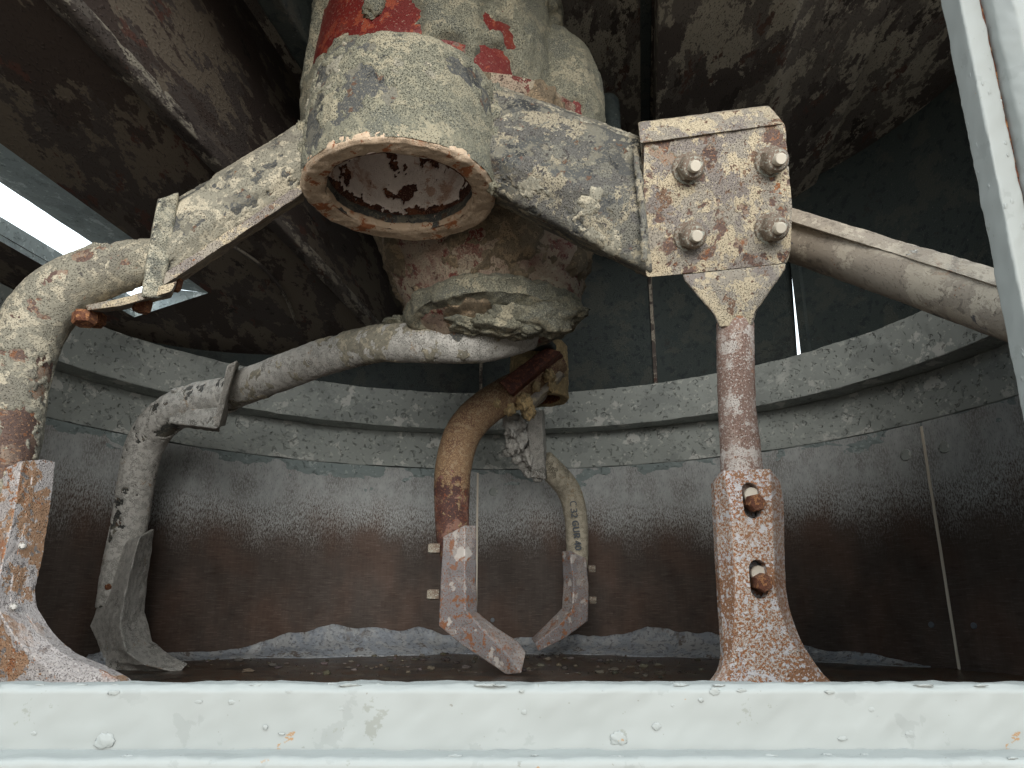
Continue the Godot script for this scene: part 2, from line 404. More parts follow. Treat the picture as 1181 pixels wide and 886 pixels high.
func bumps(v: PackedVector3Array, idx: PackedInt32Array, amp: float, freq: float, amp2 := 0.0, freq2 := 0.0) -> PackedVector3Array:
	var n := normals_of(v, idx)
	var o := v.duplicate()
	for i in v.size():
		var h := amp * noise.get_noise_3dv(v[i] * freq)
		if amp2 != 0.0:
			h += amp2 * noise.get_noise_3dv(v[i] * freq2 + Vector3(9, 4, 2))
		o[i] = v[i] + n[i] * h
	return o


func round_ring(p: PackedVector3Array, r: float, seg := 3, step := 0.006) -> PackedVector3Array:
	# a closed polygon in space with its corners rounded and its edges cut into short steps (the same count for alike polygons)
	return round_ring_n(p, r, seg, edge_counts(p, step))


func edge_counts(p: PackedVector3Array, step: float) -> PackedInt32Array:
	var c := PackedInt32Array()
	for i in p.size():
		c.append(maxi(1, int(ceil(p[i].distance_to(p[(i + 1) % p.size()]) / step))))
	return c


func round_ring_n(p: PackedVector3Array, r: float, seg: int, counts: PackedInt32Array) -> PackedVector3Array:
	var out := PackedVector3Array()
	var n := p.size()
	for i in n:
		var a := p[(i + n - 1) % n]
		var b := p[i]
		var c := p[(i + 1) % n]
		var ra := minf(r, a.distance_to(b) * 0.45)
		var rc := minf(r, c.distance_to(b) * 0.45)
		var s := b + (a - b).normalized() * ra
		var e := b + (c - b).normalized() * rc
		for k in seg + 1:
			var t := float(k) / seg
			out.append(s.lerp(b, t).lerp(b.lerp(e, t), t))
		var rn := minf(r, b.distance_to(c) * 0.45)
		var e2 := c + (b - c).normalized() * rn
		for k in range(1, counts[i]):
			out.append(e.lerp(e2, float(k) / counts[i]))
	return out


func circle(c: Vector3, x: Vector3, y: Vector3, r: float, n: int) -> PackedVector3Array:
	var out := PackedVector3Array()
	for i in n:
		var a := TAU * i / n
		out.append(c + x * cos(a) * r + y * sin(a) * r)
	return out


func dense(rings: Array, step: float) -> Array:
	var out := []
	for i in rings.size() - 1:
		var a: PackedVector3Array = rings[i]
		var b: PackedVector3Array = rings[i + 1]
		var longest := 0.0
		for k in a.size():
			longest = maxf(longest, a[k].distance_to(b[k]))
		var cuts := maxi(1, int(ceil(longest / step)))
		for c in cuts:
			var t := float(c) / cuts
			var ring := PackedVector3Array()
			ring.resize(a.size())
			for k in a.size():
				ring[k] = a[k].lerp(b[k], t)
			out.append(ring)
	out.append(rings[-1])
	return out


func centre(ring: PackedVector3Array) -> Vector3:
	var c := Vector3.ZERO
	for p in ring:
		c += p
	return c / ring.size()


func bevelled(rings: Array, r: float) -> Array:
	# the two ends drawn in by r, so that they catch the light as a worn edge does
	if r <= 0.0:
		return rings
	var out := rings.duplicate()
	for end in [0, 1]:
		var ring: PackedVector3Array = out[0] if end == 0 else out[-1]
		var nxt: PackedVector3Array = out[1] if end == 0 else out[-2]
		var c := centre(ring)
		var d := (c - centre(nxt)).normalized()
		var small := PackedVector3Array()
		for p in ring:
			var l := p.distance_to(c)
			small.append(c + (p - c) * maxf(0.3, (l - r) / maxf(l, 1e-6)) + d * r * 0.8)
		if end == 0:
			out.push_front(small)
		else:
			out.push_back(small)
	return out


func loft(rings: Array, caps := true, amp := 0.0, freq := 60.0, amp2 := 0.0, freq2 := 200.0, tint = null) -> ArrayMesh:
	var v := PackedVector3Array()
	var idx := PackedInt32Array()
	var n: int = rings[0].size()
	for ring in rings:
		v.append_array(ring)
	for i in rings.size() - 1:
		for k in n:
			var a := i * n + k
			var b := i * n + (k + 1) % n
			idx.append_array([a, b, a + n, b, b + n, a + n])
	if amp != 0.0 or amp2 != 0.0:
		v = bumps(v, idx, amp, freq, amp2, freq2)
	if caps:
		for end in [0, rings.size() - 1]:
			var first := v.size()
			var c := Vector3.ZERO
			for k in n:
				v.append(v[end * n + k])
				c += v[end * n + k]
			v.append(c / n)
			for k in n:
				if end == 0:
					idx.append_array([first + n, first + (k + 1) % n, first + k])
				else:
					idx.append_array([first + n, first + k, first + (k + 1) % n])
	var col = null
	if tint != null:
		col = PackedColorArray()
		for p in v:
			col.append(tint.call(p))
	return raw_mesh(v, idx, null, col)


func hull(keys: Array, r: float, step := 0.006, amp := 0.0006, freq := 70.0, bevel := 0.002, amp2 := 0.0003, freq2 := 260.0, tint = null) -> ArrayMesh:
	return loft(hull_rings(keys, r, step, bevel), true, amp, freq, amp2, freq2, tint)


func hull_rings(keys: Array, r: float, step := 0.006, bevel := 0.002) -> Array:
	# a bar through a few outlines in space, rounded along its edges
	var counts := edge_counts(keys[0], step)
	for k in keys:
		var c := edge_counts(k, step)
		for i in c.size():
			counts[i] = maxi(counts[i], c[i])
	var rings := []
	for k in keys:
		rings.append(round_ring_n(k, r, 3, counts))
	return bevelled(dense(rings, step), bevel)


func box(c: Vector3, x: Vector3, y: Vector3, z: Vector3, r := 0.003, step := 0.008, amp := 0.0005, amp2 := 0.0003) -> ArrayMesh:
	# half axes x, y, z about c; lofted along z
	var a := PackedVector3Array([c - x - y - z, c + x - y - z, c + x + y - z, c - x + y - z])
	var b := PackedVector3Array([c - x - y + z, c + x - y + z, c + x + y + z, c - x + y + z])
	return hull([a, b], r, step, amp, 70.0, r * 0.7, amp2)


func smooth_path(p: Array, step: float) -> PackedVector3Array:
	var c := Curve3D.new()
	c.bake_interval = step
	for i in p.size():
		var a: Vector3 = p[maxi(i - 1, 0)]
		var b: Vector3 = p[mini(i + 1, p.size() - 1)]
		var t := (b - a) / 6.0
		c.add_point(p[i], -t, t)
	return c.get_baked_points()


func tube(p: Array, radii: Array, n := 28, step := 0.006, amp := 0.0008, freq := 50.0, amp2 := 0.0003, freq2 := 220.0, flat := 1.0, tint = null) -> ArrayMesh:
	return loft(tube_rings(p, radii, n, step, flat), true, amp, freq, amp2, freq2, tint)


func tube_rings(p: Array, radii: Array, n := 28, step := 0.006, flat := 1.0) -> Array:
	var path := smooth_path(p, step)
	var length := 0.0
	for i in path.size() - 1:
		length += path[i].distance_to(path[i + 1])
	var knots := [0.0]
	for i in p.size() - 1:
		knots.append(knots[-1] + p[i].distance_to(p[i + 1]))
	var rings := []
	var x := Vector3.ZERO
	var gone := 0.0
	for i in path.size():
		var t := (path[mini(i + 1, path.size() - 1)] - path[maxi(i - 1, 0)]).normalized()
		if i == 0:
			x = (Vector3.UP if absf(t.y) < 0.9 else Vector3.RIGHT).cross(t).normalized()
		else:
			x = (x - t * x.dot(t)).normalized()
			gone += path[i].distance_to(path[i - 1])
		var y := t.cross(x)
		var s: float = gone / length * knots[-1]
		var k := 0
		while k < knots.size() - 2 and s > knots[k + 1]:
			k += 1
		var r: float = lerpf(radii[k], radii[k + 1], clampf((s - knots[k]) / (knots[k + 1] - knots[k]), 0, 1))
		rings.append(circle(path[i], x, y * flat, r, n))
	return bevelled(rings, 0.003)


func lathe(c: Vector3, profile: Array, n := 64, axis := Vector3.UP, amp := 0.0, freq := 40.0, step := 0.006, amp2 := 0.0, freq2 := 160.0) -> ArrayMesh:
	return loft(lathe_rings(c, profile, n, axis, step), false, amp, freq, amp2, freq2)


func lathe_rings(c: Vector3, profile: Array, n := 64, axis := Vector3.UP, step := 0.006) -> Array:
	# profile: Vector2(radius, height along the axis)
	var x := (Vector3.RIGHT if absf(axis.x) < 0.9 else Vector3.UP).cross(axis).normalized()
	var y := axis.cross(x)
	var rings := []
	for i in profile.size():
		rings.append(circle(c + axis * profile[i].y, x, y, profile[i].x, n))
	return dense(rings, step)


func skin(rings: Array, thr: float, thick: float, freq: float, sd: float, amp := 0.0, bfreq := 60.0, amp2 := 0.0, bfreq2 := 200.0, bias = null, inward := false) -> ArrayMesh:
	# cement caked on steel: stands proud where it holds, dips under the metal where it has flaked away
	var v := PackedVector3Array()
	var idx := PackedInt32Array()
	var n: int = rings[0].size()
	var mid := PackedVector3Array()
	for ring in rings:
		v.append_array(ring)
		mid.append(centre(ring))
	for i in rings.size() - 1:
		for k in n:
			var a := i * n + k
			var b := i * n + (k + 1) % n
			idx.append_array([a, b, a + n, b, b + n, a + n])
	if amp != 0.0 or amp2 != 0.0:
		v = bumps(v, idx, amp, bfreq, amp2, bfreq2)
	var nn := normals_of(v, idx)
	var way := 0.0
	for i in rings.size():
		for k in range(0, n, 4):
			way += nn[i * n + k].dot(v[i * n + k] - mid[i])
	var side := 1.0 if way > 0.0 else -1.0
	if inward:
		side = -side
	for i in v.size():
		var p := v[i]
		var m := flake.get_noise_3dv(p * freq + Vector3(sd, sd * 0.7, 0)) - thr
		if bias != null:
			m += bias.call(p)
		v[i] = p + nn[i] * side * (clampf(m * 0.03, -0.0025, thick) + thick * 0.35 * clampf(m * 4.0, 0.0, 1.0) * noise.get_noise_3dv(p * 60.0))
	return raw_mesh(v, idx)


func face_grid(rings: Array) -> Array:
	# the front face of a plate (the first outline of its loft) as nested outlines that shrink to the middle
	var edge: PackedVector3Array = rings[1]
	var c := centre(edge)
	var out := []
	for i in 36:
		var ring := PackedVector3Array()
		for p in edge:
			ring.append(p.lerp(c, i / 36.0))
		out.append(ring)
	return out


func skin_sheet(rings: Array, thr: float, thick: float, freq: float, sd: float, bias = null) -> ArrayMesh:
	# like skin, on a flat face that looks towards +z
	var v := PackedVector3Array()
	var idx := PackedInt32Array()
	var n: int = rings[0].size()
	for ring in rings:
		v.append_array(ring)
	for i in rings.size() - 1:
		for k in n:
			var a := i * n + k
			var b := i * n + (k + 1) % n
			idx.append_array([a, b, a + n, b, b + n, a + n])
	var nn := normals_of(v, idx)
	for i in v.size():
		var p := v[i]
		var m := flake.get_noise_3dv(p * freq + Vector3(sd, sd * 0.7, 0)) - thr
		if bias != null:
			m += bias.call(p)
		var out := nn[i] if nn[i].z > 0.0 else -nn[i]
		v[i] = p + out * (0.0006 + clampf(m * 0.03, -0.0025, thick) + thick * 0.35 * clampf(m * 4.0, 0.0, 1.0) * noise.get_noise_3dv(p * 60.0))
	return raw_mesh(v, idx)


func spots(list: Array) -> Callable:
	# bias that bares (negative) or cakes (positive) the neighbourhood of given points: [point, radius, strength]
	return func(p: Vector3) -> float:
		var b := 0.0
		for q in list:
			b += q[2] * smoothstep(1.0, 0.2, p.distance_to(q[0]) / q[1])
		return b


func add_to(st: SurfaceTool, m: Mesh, t := Transform3D()):
	st.append_from(m, 0, t)


func basis_along(axis: Vector3, turn := 0.0) -> Basis:
	var x := (Vector3.UP if absf(axis.y) < 0.9 else Vector3.RIGHT).cross(axis).normalized()
	return Basis(x, axis.cross(x), axis).rotated(axis, turn)      # z of the piece runs along the axis


func hex_mesh(r: float, h: float) -> ArrayMesh:
	var rings := []
	for s in [[0.0, 1.0], [h * 0.82, 1.0], [h, 0.84]]:
		rings.append(circle(Vector3(0, 0, s[0]), Vector3.RIGHT, Vector3.UP, r * s[1], 6))
	var st := SurfaceTool.new()
	st.begin(Mesh.PRIMITIVE_TRIANGLES)
	st.set_smooth_group(-1)
	var tri := func(a, b, c):
		for p in [a, b, c]:
			st.add_vertex(p)
	for i in 2:
		for k in 6:
			var a: Vector3 = rings[i][k]
			var b: Vector3 = rings[i][(k + 1) % 6]
			var c: Vector3 = rings[i + 1][k]
			var d: Vector3 = rings[i + 1][(k + 1) % 6]
			tri.call(a, c, b)
			tri.call(b, c, d)
	for k in 6:
		tri.call(Vector3(0, 0, h), rings[2][(k + 1) % 6], rings[2][k])
	st.generate_normals()
	return st.commit()


func disc_mesh(r: float, h: float, bevel: float, n := 24) -> ArrayMesh:
	var rings := []
	for s in [[0.0, r], [h - bevel, r], [h, r - bevel]]:
		rings.append(circle(Vector3(0, 0, s[0]), Vector3.RIGHT, Vector3.UP, s[1], n))
	return loft(rings)


func place(called: String, m: Mesh, material: String, parent: Node3D, at: Vector3, axis: Vector3, turn := 0.0) -> MeshInstance3D:
	var o := part(called, m, material, parent)
	o.transform = Transform3D(basis_along(axis, turn), o.position + at)
	return o


func patch(rows: Array, across: Array, thick: Vector3, cells: float, holes: Array = [], amp := 0.0003) -> ArrayMesh:
	# a folded sheet through rows of points, with real slots: holes are [from, to, radius]
	var along := []
	for i in rows.size() - 1:
		var longest := 0.0
		for k in rows[i].size():
			longest = maxf(longest, rows[i][k].distance_to(rows[i + 1][k]))
		var cuts := maxi(1, int(ceil(longest / cells)))
		for c in cuts:
			var t := float(c) / cuts
			var row := []
			for k in rows[i].size():
				# a soft curve through the rows
				var p0: Vector3 = rows[maxi(i - 1, 0)][k]
				var p1: Vector3 = rows[i][k]
				var p2: Vector3 = rows[i + 1][k]
				var p3: Vector3 = rows[mini(i + 2, rows.size() - 1)][k]
				row.append(p1.cubic_interpolate(p2, p0, p3, t))
			along.append(row)
	along.append(rows[-1])
	var w := 1
	for a in across:
		w += a
	var grid := []
	for row in along:
		var line := PackedVector3Array()
		for k in across.size():
			for c in across[k]:
				line.append(row[k].lerp(row[k + 1], float(c) / across[k]))
		line.append(row[-1])
		grid.append(line)
	var inside := func(p: Vector3, h) -> float:
		var q := Geometry3D.get_closest_point_to_segment(Vector3(p.x, p.y, 0), Vector3(h[0].x, h[0].y, 0), Vector3(h[1].x, h[1].y, 0))
		return Vector2(p.x - q.x, p.y - q.y).length() - h[2]
	for j in grid.size():
		for i in w:
			for h in holes:
				var p: Vector3 = grid[j][i]
				var q := Geometry3D.get_closest_point_to_segment(Vector3(p.x, p.y, 0), Vector3(h[0].x, h[0].y, 0), Vector3(h[1].x, h[1].y, 0))
				var off := Vector2(p.x - q.x, p.y - q.y)
				if absf(off.length() - h[2]) < cells * 0.55 and off.length() > 1e-5:
					var to: Vector2 = off.normalized() * h[2]
					grid[j][i] = Vector3(q.x + to.x, q.y + to.y, p.z)
	var v := PackedVector3Array()
	var idx := PackedInt32Array()
	for line in grid:
		v.append_array(line)
	var keep := {}
	for j in grid.size() - 1:
		for i in w - 1:
			var mid: Vector3 = (grid[j][i] + grid[j + 1][i + 1] + grid[j][i + 1] + grid[j + 1][i]) / 4.0
			var cut := false
			for h in holes:
				cut = cut or inside.call(mid, h) < 0.0
			if not cut:
				keep[Vector2i(i, j)] = true
				var a := j * w + i
				idx.append_array([a, a + 1, a + w, a + 1, a + w + 1, a + w])
	var front := bumps(v, idx, amp, 90.0, amp * 0.6, 300.0)
	var all := PackedVector3Array()
	var faces := PackedInt32Array()
	all.append_array(front)
	faces.append_array(idx)
	var base := all.size()
	for p in front:
		all.append(p + thick)
	for k in range(0, idx.size(), 3):
		faces.append_array([idx[k] + base, idx[k + 2] + base, idx[k + 1] + base])
	for cell in keep:
		var a: int = cell.y * w + cell.x
		for e in [[Vector2i(-1, 0), a, a + w], [Vector2i(1, 0), a + 1, a + w + 1], [Vector2i(0, -1), a, a + 1], [Vector2i(0, 1), a + w, a + w + 1]]:
			if not keep.has(cell + e[0]):
				var s := all.size()
				all.append_array([front[e[1]], front[e[2]], front[e[1]] + thick, front[e[2]] + thick])
				faces.append_array([s, s + 1, s + 2, s + 1, s + 3, s + 2])
	return raw_mesh(all, faces)


func lump(c: Vector3, r: Vector3, rough := 0.25, n := 14, sd := 0.0) -> ArrayMesh:
	var rings := []
	for j in range(0, n + 1):
		var a := PI * clampf(float(j) / n, 0.02, 0.98)
		var ring := PackedVector3Array()
		for i in n * 2:
			var b := TAU * i / (n * 2)
			var d := Vector3(sin(a) * cos(b), cos(a), sin(a) * sin(b))
			var k := 1.0 + rough * noise.get_noise_3dv(d * 1.3 + Vector3(sd, sd * 2.0, 1)) + rough * 0.5 * noise.get_noise_3dv(d * 4.0 + Vector3(sd, 3, sd))
			ring.append(c + d * r * k)
		rings.append(ring)
	return loft(rings, false)


func joined(meshes: Array) -> ArrayMesh:
	var st := SurfaceTool.new()
	st.begin(Mesh.PRIMITIVE_TRIANGLES)
	for m in meshes:
		st.append_from(m, 0, Transform3D())
	return st.commit()


func along(u: float, v: float, y: float) -> Vector3:
	# a point in the hood's own axes: u to the rear, v to the right
	return Vector3(u * 0.165 + v * 0.9863, y, v * 0.165 - u * 0.9863)


func around(deg: float, r: float, y: float) -> Vector3:
	var a := deg_to_rad(deg)
	return Vector3(sin(a) * r, y, -cos(a) * r)


func sector(d0: float, d1: float, profile: PackedVector2Array, step_deg := 1.5, amp := 0.0, freq := 30.0, amp2 := 0.0, freq2 := 120.0, step := 0.02) -> ArrayMesh:
	# a closed section (radius, height) swept round the pan's axis
	var n := maxi(2, int(ceil((d1 - d0) / step_deg)))
	var rings := []
	for i in n + 1:
		var d := lerpf(d0, d1, float(i) / n)
		var ring := PackedVector3Array()
		for q in profile:
			ring.append(around(d, q.x, q.y))
		rings.append(round_ring_n(ring, 0.002, 2, edge_counts(ring, step)))
	return loft(rings, true, amp, freq, amp2, freq2)


# ------------------------------------------------------------------ the pan
func build_pan():
	var floor_rings := []
	for r in [0.001, 0.2, 0.4, 0.6, 0.7, 0.75, 0.8, 0.85, 0.9, 0.95, 1.0]:
		floor_rings.append(circle(Vector3(0, 0.0, 0), Vector3.RIGHT, Vector3.BACK, r, 96))
	floor_rings = dense(floor_rings, 0.03)
	for ring in floor_rings:
		for i in ring.size():
			ring[i] = Vector3(ring[i].x, ring[i].y, minf(ring[i].z, 0.772))      # the pan is cut straight behind the hatch
	var fl := part("floor", loft(floor_rings, false, 0.003, 9.0, 0.0012, 60.0), "floor")
	fl.set_meta("kind", "structure")
	fl.set_meta("label", "dark dirty steel pan floor under the mixing arms")

	var t := thing("pan_wall", "round steel pan wall with brown worn plates below a grey cement coated rim", "wall", Vector3(0, 0, -1.0))
	# wear plates, each between two filled seams
	for k in 4:
		var d0 := -140.9 + k * 68.8 + 0.11
		var d1 := d0 + 68.8 - 0.22
		var v := PackedVector3Array()
		var uv := PackedVector2Array()
		var idx := PackedInt32Array()
		var nx := 80
		var prof := [Vector2(1.0, -0.004), Vector2(0.985, -0.004), Vector2(0.985, 0.08), Vector2(0.985, 0.16), Vector2(0.985, 0.24), Vector2(0.985, 0.32), Vector2(0.985, 0.40), Vector2(0.985, 0.484), Vector2(0.9865, 0.4865), Vector2(1.0, 0.487)]
		for i in nx + 1:
			var d := lerpf(d0, d1, float(i) / nx)
			for q in prof:
				v.append(around(d, q.x, q.y))
				uv.append(Vector2(d / 70.0, 1.0 - clampf(q.y / 0.487, 0.002, 0.998)))
		var n := prof.size()
		for i in nx:
			for j in n - 1:
				var a := i * n + j
				idx.append_array([a, a + n, a + 1, a + 1, a + n, a + n + 1])
		part("wear_plate", raw_mesh(v, idx, uv), "wear", t)
		# filled seam on the plate's left edge
		var s := d0 - 0.11
		if s > -120.0:
			part("seam", sector(s - 0.16, s + 0.16, PackedVector2Array([Vector2(0.990, 0.0), Vector2(0.9835, 0.0), Vector2(0.9835, 0.478), Vector2(0.990, 0.478)]), 0.1, 0.0012, 40.0, 0.001, 200.0), "bright", t)
			for b in [[-2.6, 0.425, 0.0125], [2.6, 0.425, 0.0125], [-2.6, 0.081, 0.006], [2.6, 0.081, 0.006]]:
				var at := around(s + b[0], 0.9855, b[1])
				place("bolt", disc_mesh(b[2], 0.003, 0.001), "ledge" if b[2] > 0.01 else "steel", t, at, -around(s + b[0], 1.0, 0.0))
	# splashed cement along the plates' upper edge
	var bv := PackedVector3Array()
	var bi := PackedInt32Array()
	var nu := 420
	var nv := 36
	for i in nu + 1:
		var d := lerpf(-95.0, 78.0, float(i) / nu)
		for j in nv + 1:
			var y := lerpf(0.34, 0.486, float(j) / nv)
			var q := around(d, 0.985, y)
			var m := flake.get_noise_3dv(q * Vector3(5.0, 11.0, 5.0)) + (y - 0.455) * 9.0 - 0.30 * smoothstep(2.0, 20.0, d) - 0.05
			bv.append(around(d, 0.985 - clampf(m * 0.012, -0.003, 0.0035), y))
	for i in nu:
		for j in nv:
			var a := i * (nv + 1) + j
			bi.append_array([a, a + nv + 1, a + 1, a + 1, a + nv + 1, a + nv + 2])
	part("cement_band", raw_mesh(bv, bi), "band", t)
	# upper liner, ledge ring
	part("upper_liner", sector(-142, 142, PackedVector2Array([Vector2(1.012, 0.4885), Vector2(0.987, 0.4885), Vector2(0.990, 0.590), Vector2(1.012, 0.590)]), 0.6, 0.0045, 10.0, 0.0012, 60.0, 0.008), "ledge", t)
	part("rim_ring", sector(-139, 139, PackedVector2Array([Vector2(1.02, 0.589), Vector2(0.925, 0.589), Vector2(0.9255, 0.694), Vector2(1.02, 0.694)]), 0.6, 0.0035, 9.0, 0.0012, 60.0, 0.008), "ledge", t)
	part("outer_shell", sector(-142, 142, PackedVector2Array([Vector2(1.02, -0.03), Vector2(1.013, -0.03), Vector2(1.013, 0.60), Vector2(1.02, 0.60)]), 2.0), "paint", t)
	var under := []
	for r in [0.001, 0.25, 0.5, 0.75, 1.02]:
		var ring := circle(Vector3(0, -0.02, 0), Vector3.RIGHT, Vector3.BACK, r, 96)
		for i in ring.size():
			ring[i] = Vector3(ring[i].x, ring[i].y, minf(ring[i].z, 0.769))
		under.append(ring)
	part("base_plate", loft(under, false), "floor", t)


# ------------------------------------------------------------------ the hood over the pan
func slope_y(v: float) -> float:
	return 0.765 + 0.266 * (v + 0.669)


func build_hood():
	var t := thing("hood", "dark sheet steel hood with ribbed dirty roof above the pan rim", "mixer hood", Vector3(0, 0.694, -0.97))
	# wall: a cylinder of sheet on the ring, cut along the sloping left roof, with the slit and small holes left open
	var top := func(d: float) -> float:
		var p := around(d, 0.965, 0.0)
		var v := p.x * 0.9863 + p.z * 0.165
		return slope_y(v) if v < -0.4415 else 1.15
	for seg in [[-104.0, 49.7, "rear_wall"], [50.95, 104.0, "right_wall"]]:  # front beyond these spans left open, out of view, to let in more daylight
		var cols := []
		var d: float = seg[0]
		while d < seg[1] - 0.4:
			cols.append(d)
			d += 1.0
		cols.append(seg[1])
		for extra in [-39.35, -38.6, 57.78, 58.05]:
			if extra > seg[0] and extra < seg[1]:
				cols.append(extra)
		cols.sort()
		var v := PackedVector3Array()
		var idx := PackedInt32Array()
		var levels := [0.69, 0.753, 0.7665, 0.85, 0.95, 1.05, 1.0745, 1.0775, 1.15]
		var nl := levels.size()
		for c in cols:
			for l in levels:
				v.append(around(c + (minf(1.1, (l - 0.69) * 2.6) if c == 49.7 else 0.0), 0.965, minf(l, maxf(0.69, top.call(c)))))
		for i in cols.size() - 1:
			for j in nl - 1:
				var hole: bool = (absf(cols[i] + 39.35) < 0.01 and j == 1) or (absf(cols[i] - 57.78) < 0.01 and j == 6)
				if hole:
					continue
				var a := i * nl + j
				idx.append_array([a, a + nl, a + 1, a + 1, a + nl, a + nl + 1])
		# thickness
		var n := v.size()
		for k in n:
			v.append(v[k] + Vector3(v[k].x, 0, v[k].z).normalized() * 0.006)
		for k in range(0, idx.size(), 3):
			idx.append_array([idx[k] + n, idx[k + 2] + n, idx[k + 1] + n])
		for i in cols.size() - 1:
			var a := i * nl + nl - 1
			idx.append_array([a, a + nl, a + n, a + nl, a + n + nl, a + n])
		part(seg[2], raw_mesh(v, idx), "hood", t)
	part("edge_flange", sector(50.96, 52.2, PackedVector2Array([Vector2(0.964, 0.69), Vector2(0.950, 0.69), Vector2(0.950, 1.12), Vector2(0.964, 1.12)]), 0.4), "hood", t)
	for d in [26.95, -3.0]:
		part("wall_seam", sector(d - 0.25, d + 0.25, PackedVector2Array([Vector2(0.964, 0.69), Vector2(0.958, 0.69), Vector2(0.958, 1.14), Vector2(0.964, 1.14)]), 0.25, 0.001, 60.0), "ceiling", t)
	# roof
	var disc := []
	for r in [0.001, 0.3, 0.6, 0.97]:
		disc.append(circle(Vector3(0, 1.15, 0), Vector3.RIGHT, Vector3.BACK, r, 72))
	var disc_top := []
	for r in [0.97, 0.5, 0.001]:
		disc_top.append(circle(Vector3(0, 1.162, 0), Vector3.RIGHT, Vector3.BACK, r, 72))
	part("roof_plate", loft(disc + disc_top, false), "ceiling", t)
	# right-hand beam: folded sheet hanging below the roof
	var beam := func(u: float) -> PackedVector3Array:
		return PackedVector3Array([along(u, 0.296, 1.15), along(u, 0.296, 1.08), along(u, 0.525, 1.08), along(u, 0.552, 1.095), along(u, 0.702, 1.132), along(u, 0.702, 1.15)])
	part("roof_beam", hull([beam.call(-0.9), beam.call(0.905), beam.call(0.906)], 0.004, 0.016, 0.002, 20.0, 0.0, 0.001, 90.0), "ceiling", t)
	var strip := func(u: float) -> PackedVector3Array:
		return PackedVector3Array([along(u, 0.270, 1.15), along(u, 0.270, 1.142), along(u, 0.290, 1.142), along(u, 0.290, 1.15)])
	part("beam_flange", hull([strip.call(-0.9), strip.call(0.9)], 0.002, 0.02), "hood", t)
	# flat bar hanging left of the drive
	var bar := func(u: float) -> PackedVector3Array:
		return PackedVector3Array([along(u, -0.325, 1.02), along(u, -0.285, 1.02), along(u, -0.285, 1.15), along(u, -0.325, 1.15)])
	part("roof_rib", hull([bar.call(-0.9), bar.call(0.88)], 0.006, 0.016, 0.0015, 25.0), "hood", t)
	# sloping left roof sheet, cut round the slot
	var sheet := []
	var lo := -0.952
	var cuts := [lo, -0.90, -0.838, -0.78, -0.72, -0.669, -0.61, -0.55, -0.495, -0.4415]
	var vv := PackedVector3Array()
	var ii := PackedInt32Array()
	for k in cuts.size() - 1:
		var v0: float = cuts[k]
		var v1: float = cuts[k + 1]
		var ends := [[-1.0, 1.0]]
		if v0 > -0.84 and v1 < -0.66:
			ends = [[-1.0, -0.34], [0.269, 1.0]]
		for e in ends:
			for m in 24:
				var s := vv.size()
				for q in [[v0, m], [v0, m + 1], [v1, m], [v1, m + 1]]:
					var far := sqrt(maxf(0.0, 0.972 * 0.972 - q[0] * q[0]))
					var u0: float = maxf(e[0], -far)
					var u1: float = minf(e[1], far)
					var u := lerpf(u0, u1, q[1] / 24.0)
					vv.append(along(u, q[0], slope_y(q[0])))
				for q in 4:
					vv.append(vv[s + q] + Vector3(0, 0.012, 0))
				ii.append_array([s, s + 1, s + 2, s + 1, s + 3, s + 2, s + 4, s + 6, s + 5, s + 5, s + 6, s + 7])
	# the step up from the sheet's right edge to the roof
	for m in 30:
		var s := vv.size()
		var far := sqrt(0.972 * 0.972 - 0.4415 * 0.4415)
		for q in [m, m + 1]:
			var u := lerpf(-far, far, q / 30.0)
			vv.append(along(u, -0.4415, 0.8255))
			vv.append(along(u, -0.425, 0.8255))
			vv.append(along(u, -0.425, 1.15))
		ii.append_array([s, s + 1, s + 3, s + 1, s + 4, s + 3, s + 1, s + 2, s + 4, s + 2, s + 5, s + 4])
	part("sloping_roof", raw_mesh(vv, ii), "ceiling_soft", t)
	part("edge_bar", hull([PackedVector3Array([along(-0.85, -0.452, 0.812), along(-0.85, -0.424, 0.812), along(-0.85, -0.424, 0.84), along(-0.85, -0.452, 0.832)]), PackedVector3Array([along(0.85, -0.452, 0.812), along(0.85, -0.424, 0.812), along(0.85, -0.424, 0.84), along(0.85, -0.452, 0.832)])], 0.008, 0.012, 0.002, 30.0), "ceiling", t)
	# curved weld on the sheet
	part("weld_bead", tube([Vector3(-0.5269, 0.775, -0.7704), Vector3(-0.4941, 0.79, -0.6054), Vector3(-0.4716, 0.79, -0.4195), Vector3(-0.4824, 0.795, -0.3012), Vector3(-0.5051, 0.79, -0.2048)], [0.004, 0.004, 0.004, 0.004, 0.004], 8, 0.01, 0.001), "ceiling", t)
	# slot chute: four sheets that narrow outwards
	var a0 := along(-0.34, -0.669, 0.765)
	var a1 := along(0.269, -0.669, 0.765)
	var b0 := along(-0.34, -0.838, 0.72)
	var b1 := along(0.269, -0.838, 0.72)
	var c0 := along(-0.34, -0.785, 0.785)
	var c1 := along(0.266, -0.785, 0.785)
	var d0 := along(-0.34, -0.843, 0.765)
	var d1 := along(0.266, -0.843, 0.765)
	for q in [["chute_side", a0, a1, c0, c1], ["chute_side", b0, b1, d0, d1], ["chute_end", a1, b1, c1, d1], ["chute_end", a0, b0, c0, d0]]:
		var out: Vector3 = ((q[2] - q[1]).cross(q[3] - q[1])).normalized() * 0.005
		if out.dot((q[1] + q[4]) * 0.5 - along(-0.05, -0.80, 0.77)) < 0.0:
			out = -out
		part(q[0], hull([PackedVector3Array([q[1], q[2], q[2] + out, q[1] + out]), PackedVector3Array([q[3], q[4], q[4] + out, q[3] + out])], 0.001, 0.02, 0.0008, 40.0, 0.0), "chute", t)


